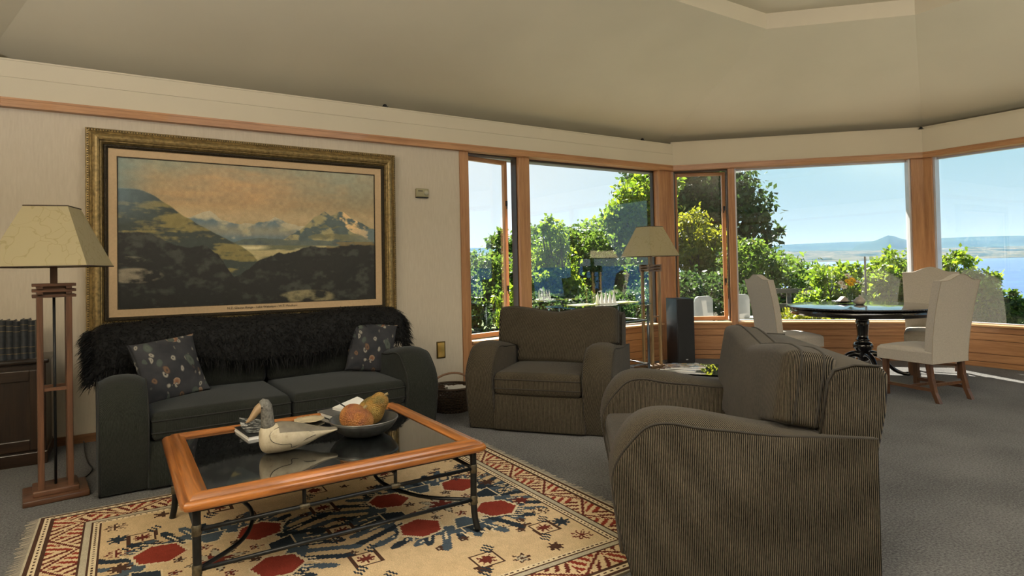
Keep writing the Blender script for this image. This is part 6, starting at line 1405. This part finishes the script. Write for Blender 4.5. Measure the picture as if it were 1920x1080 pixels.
plant('garden_tree', 'pale thin tree left of the slender tree, behind the window post', 'tree', [bl(1005, 450, 21, 0.55, 0.45), bl(985, 480, 21, 0.7, 0.6), bl(1015, 500, 21, 0.8, 0.8)], 4200, 0.14, M_LEAF_M, 57, base_z=-0.9, group=TREES, trunk=0.14)

# ------------------------------------------------------------------ terrace furniture and fence outside the bay
M_TERR = plain('white_plastic', (0.42, 0.41, 0.38), 0.5, var=0.05)
def garden_chair(label, loc, rz):
    r = thing('garden_chair', label, 'garden chair', loc, rz, 'white garden chairs on the terrace')
    mb = MB(); mb.rbox(-0.22, 0.22, -0.22, 0.22, 0.42, 0.46, 0.015); mb.build('seat', M_TERR, r)
    mb = MB()
    mb.prism([(-0.22, 0.46), (0.22, 0.46), (0.22, 0.80), (0.19, 0.86), (0.13, 0.885), (-0.13, 0.885), (-0.19, 0.86), (-0.22, 0.80)], 0.19, 0.225, 'y'); bevel(mb.build('backrest', M_TERR, r), 0.008)
    for sx in (-1, 1):
        for sy in (-1, 1):
            mb = MB(); mb.tube([(sx * 0.19, sy * 0.19, 0.43), (sx * 0.21, sy * 0.21, 0.0)], 0.017, 8); mb.build('leg', M_SILL, r)
    return r
for k, (px, d, rz, lab) in enumerate(((1302, 10.8, 0.5, 'white garden chair seen through the bay casement window'), (1372, 11.2, 0.3, 'white garden chair half hidden by the casement mullion'), (1424, 11.2, 0.4, 'white garden chair left of the dining chair, outside the bay window'))):
    p = at(px, 585, d); garden_chair(lab, (p.x, p.y, -0.22), rz + 2.6)
fn = thing('garden_fence', 'dark timber rail fence beyond the left dining chair', 'fence', (0, 0, 0))
M_FENCE = wood('weathered_rail', (0.05, 0.04, 0.03), (0.12, 0.10, 0.07), 0.8, 'x')
pa, pb2 = at(1440, 560, 12.6), at(1520, 556, 12.0); pa.z = pb2.z = 0
dv = (pb2 - pa).normalized(); sd = Vector((-dv.y, dv.x, 0))
for k in range(3):
    q = pa.lerp(pb2, k / 2); mb = MB(); mb.tube([(q.x, q.y, -0.35), (q.x, q.y, 0.66)], 0.045, 8); mb.build('post', M_FENCE, fn)
for z in (0.30, 0.60):
    a, b_ = pa - dv * 0.2, pb2 + dv * 0.2; mb = MB(); mb.add([tuple(v) for v in (a - sd * 0.05 + Vector((0, 0, z)), b_ - sd * 0.05 + Vector((0, 0, z)), b_ - sd * 0.085 + Vector((0, 0, z)), a - sd * 0.085 + Vector((0, 0, z)), a - sd * 0.05 + Vector((0, 0, z + 0.09)), b_ - sd * 0.05 + Vector((0, 0, z + 0.09)), b_ - sd * 0.085 + Vector((0, 0, z + 0.09)), a - sd * 0.085 + Vector((0, 0, z + 0.09)))], [(0, 1, 2, 3), (4, 7, 6, 5), (0, 4, 5, 1), (1, 5, 6, 2), (2, 6, 7, 3), (3, 7, 4, 0)]); mb.build('rail', M_FENCE, fn)
tr_ = MB(); OT, OI = octo(-3.2), octo(-0.21)
for i in (0, 1, 2): tr_.add([(*OT[i], -0.21), (*OT[i + 1], -0.21), (*OI[i + 1], -0.21), (*OI[i], -0.21)], [(0, 1, 2, 3)])
tr_.build('terrace', plain('pale_terrace_paving', (0.22, 0.21, 0.19), 0.85, var=0.15, scale=4), kind='structure')
bwl_ = MB()
for i in range(8):
    L = seglen(i); m = side_m(i); bwl_.box(-0.08, L + 0.08, 0.15, 0.21, -0.25, 0.0, m=m)
bwl_.build('wall_foundation', M_DARKFR, kind='structure')
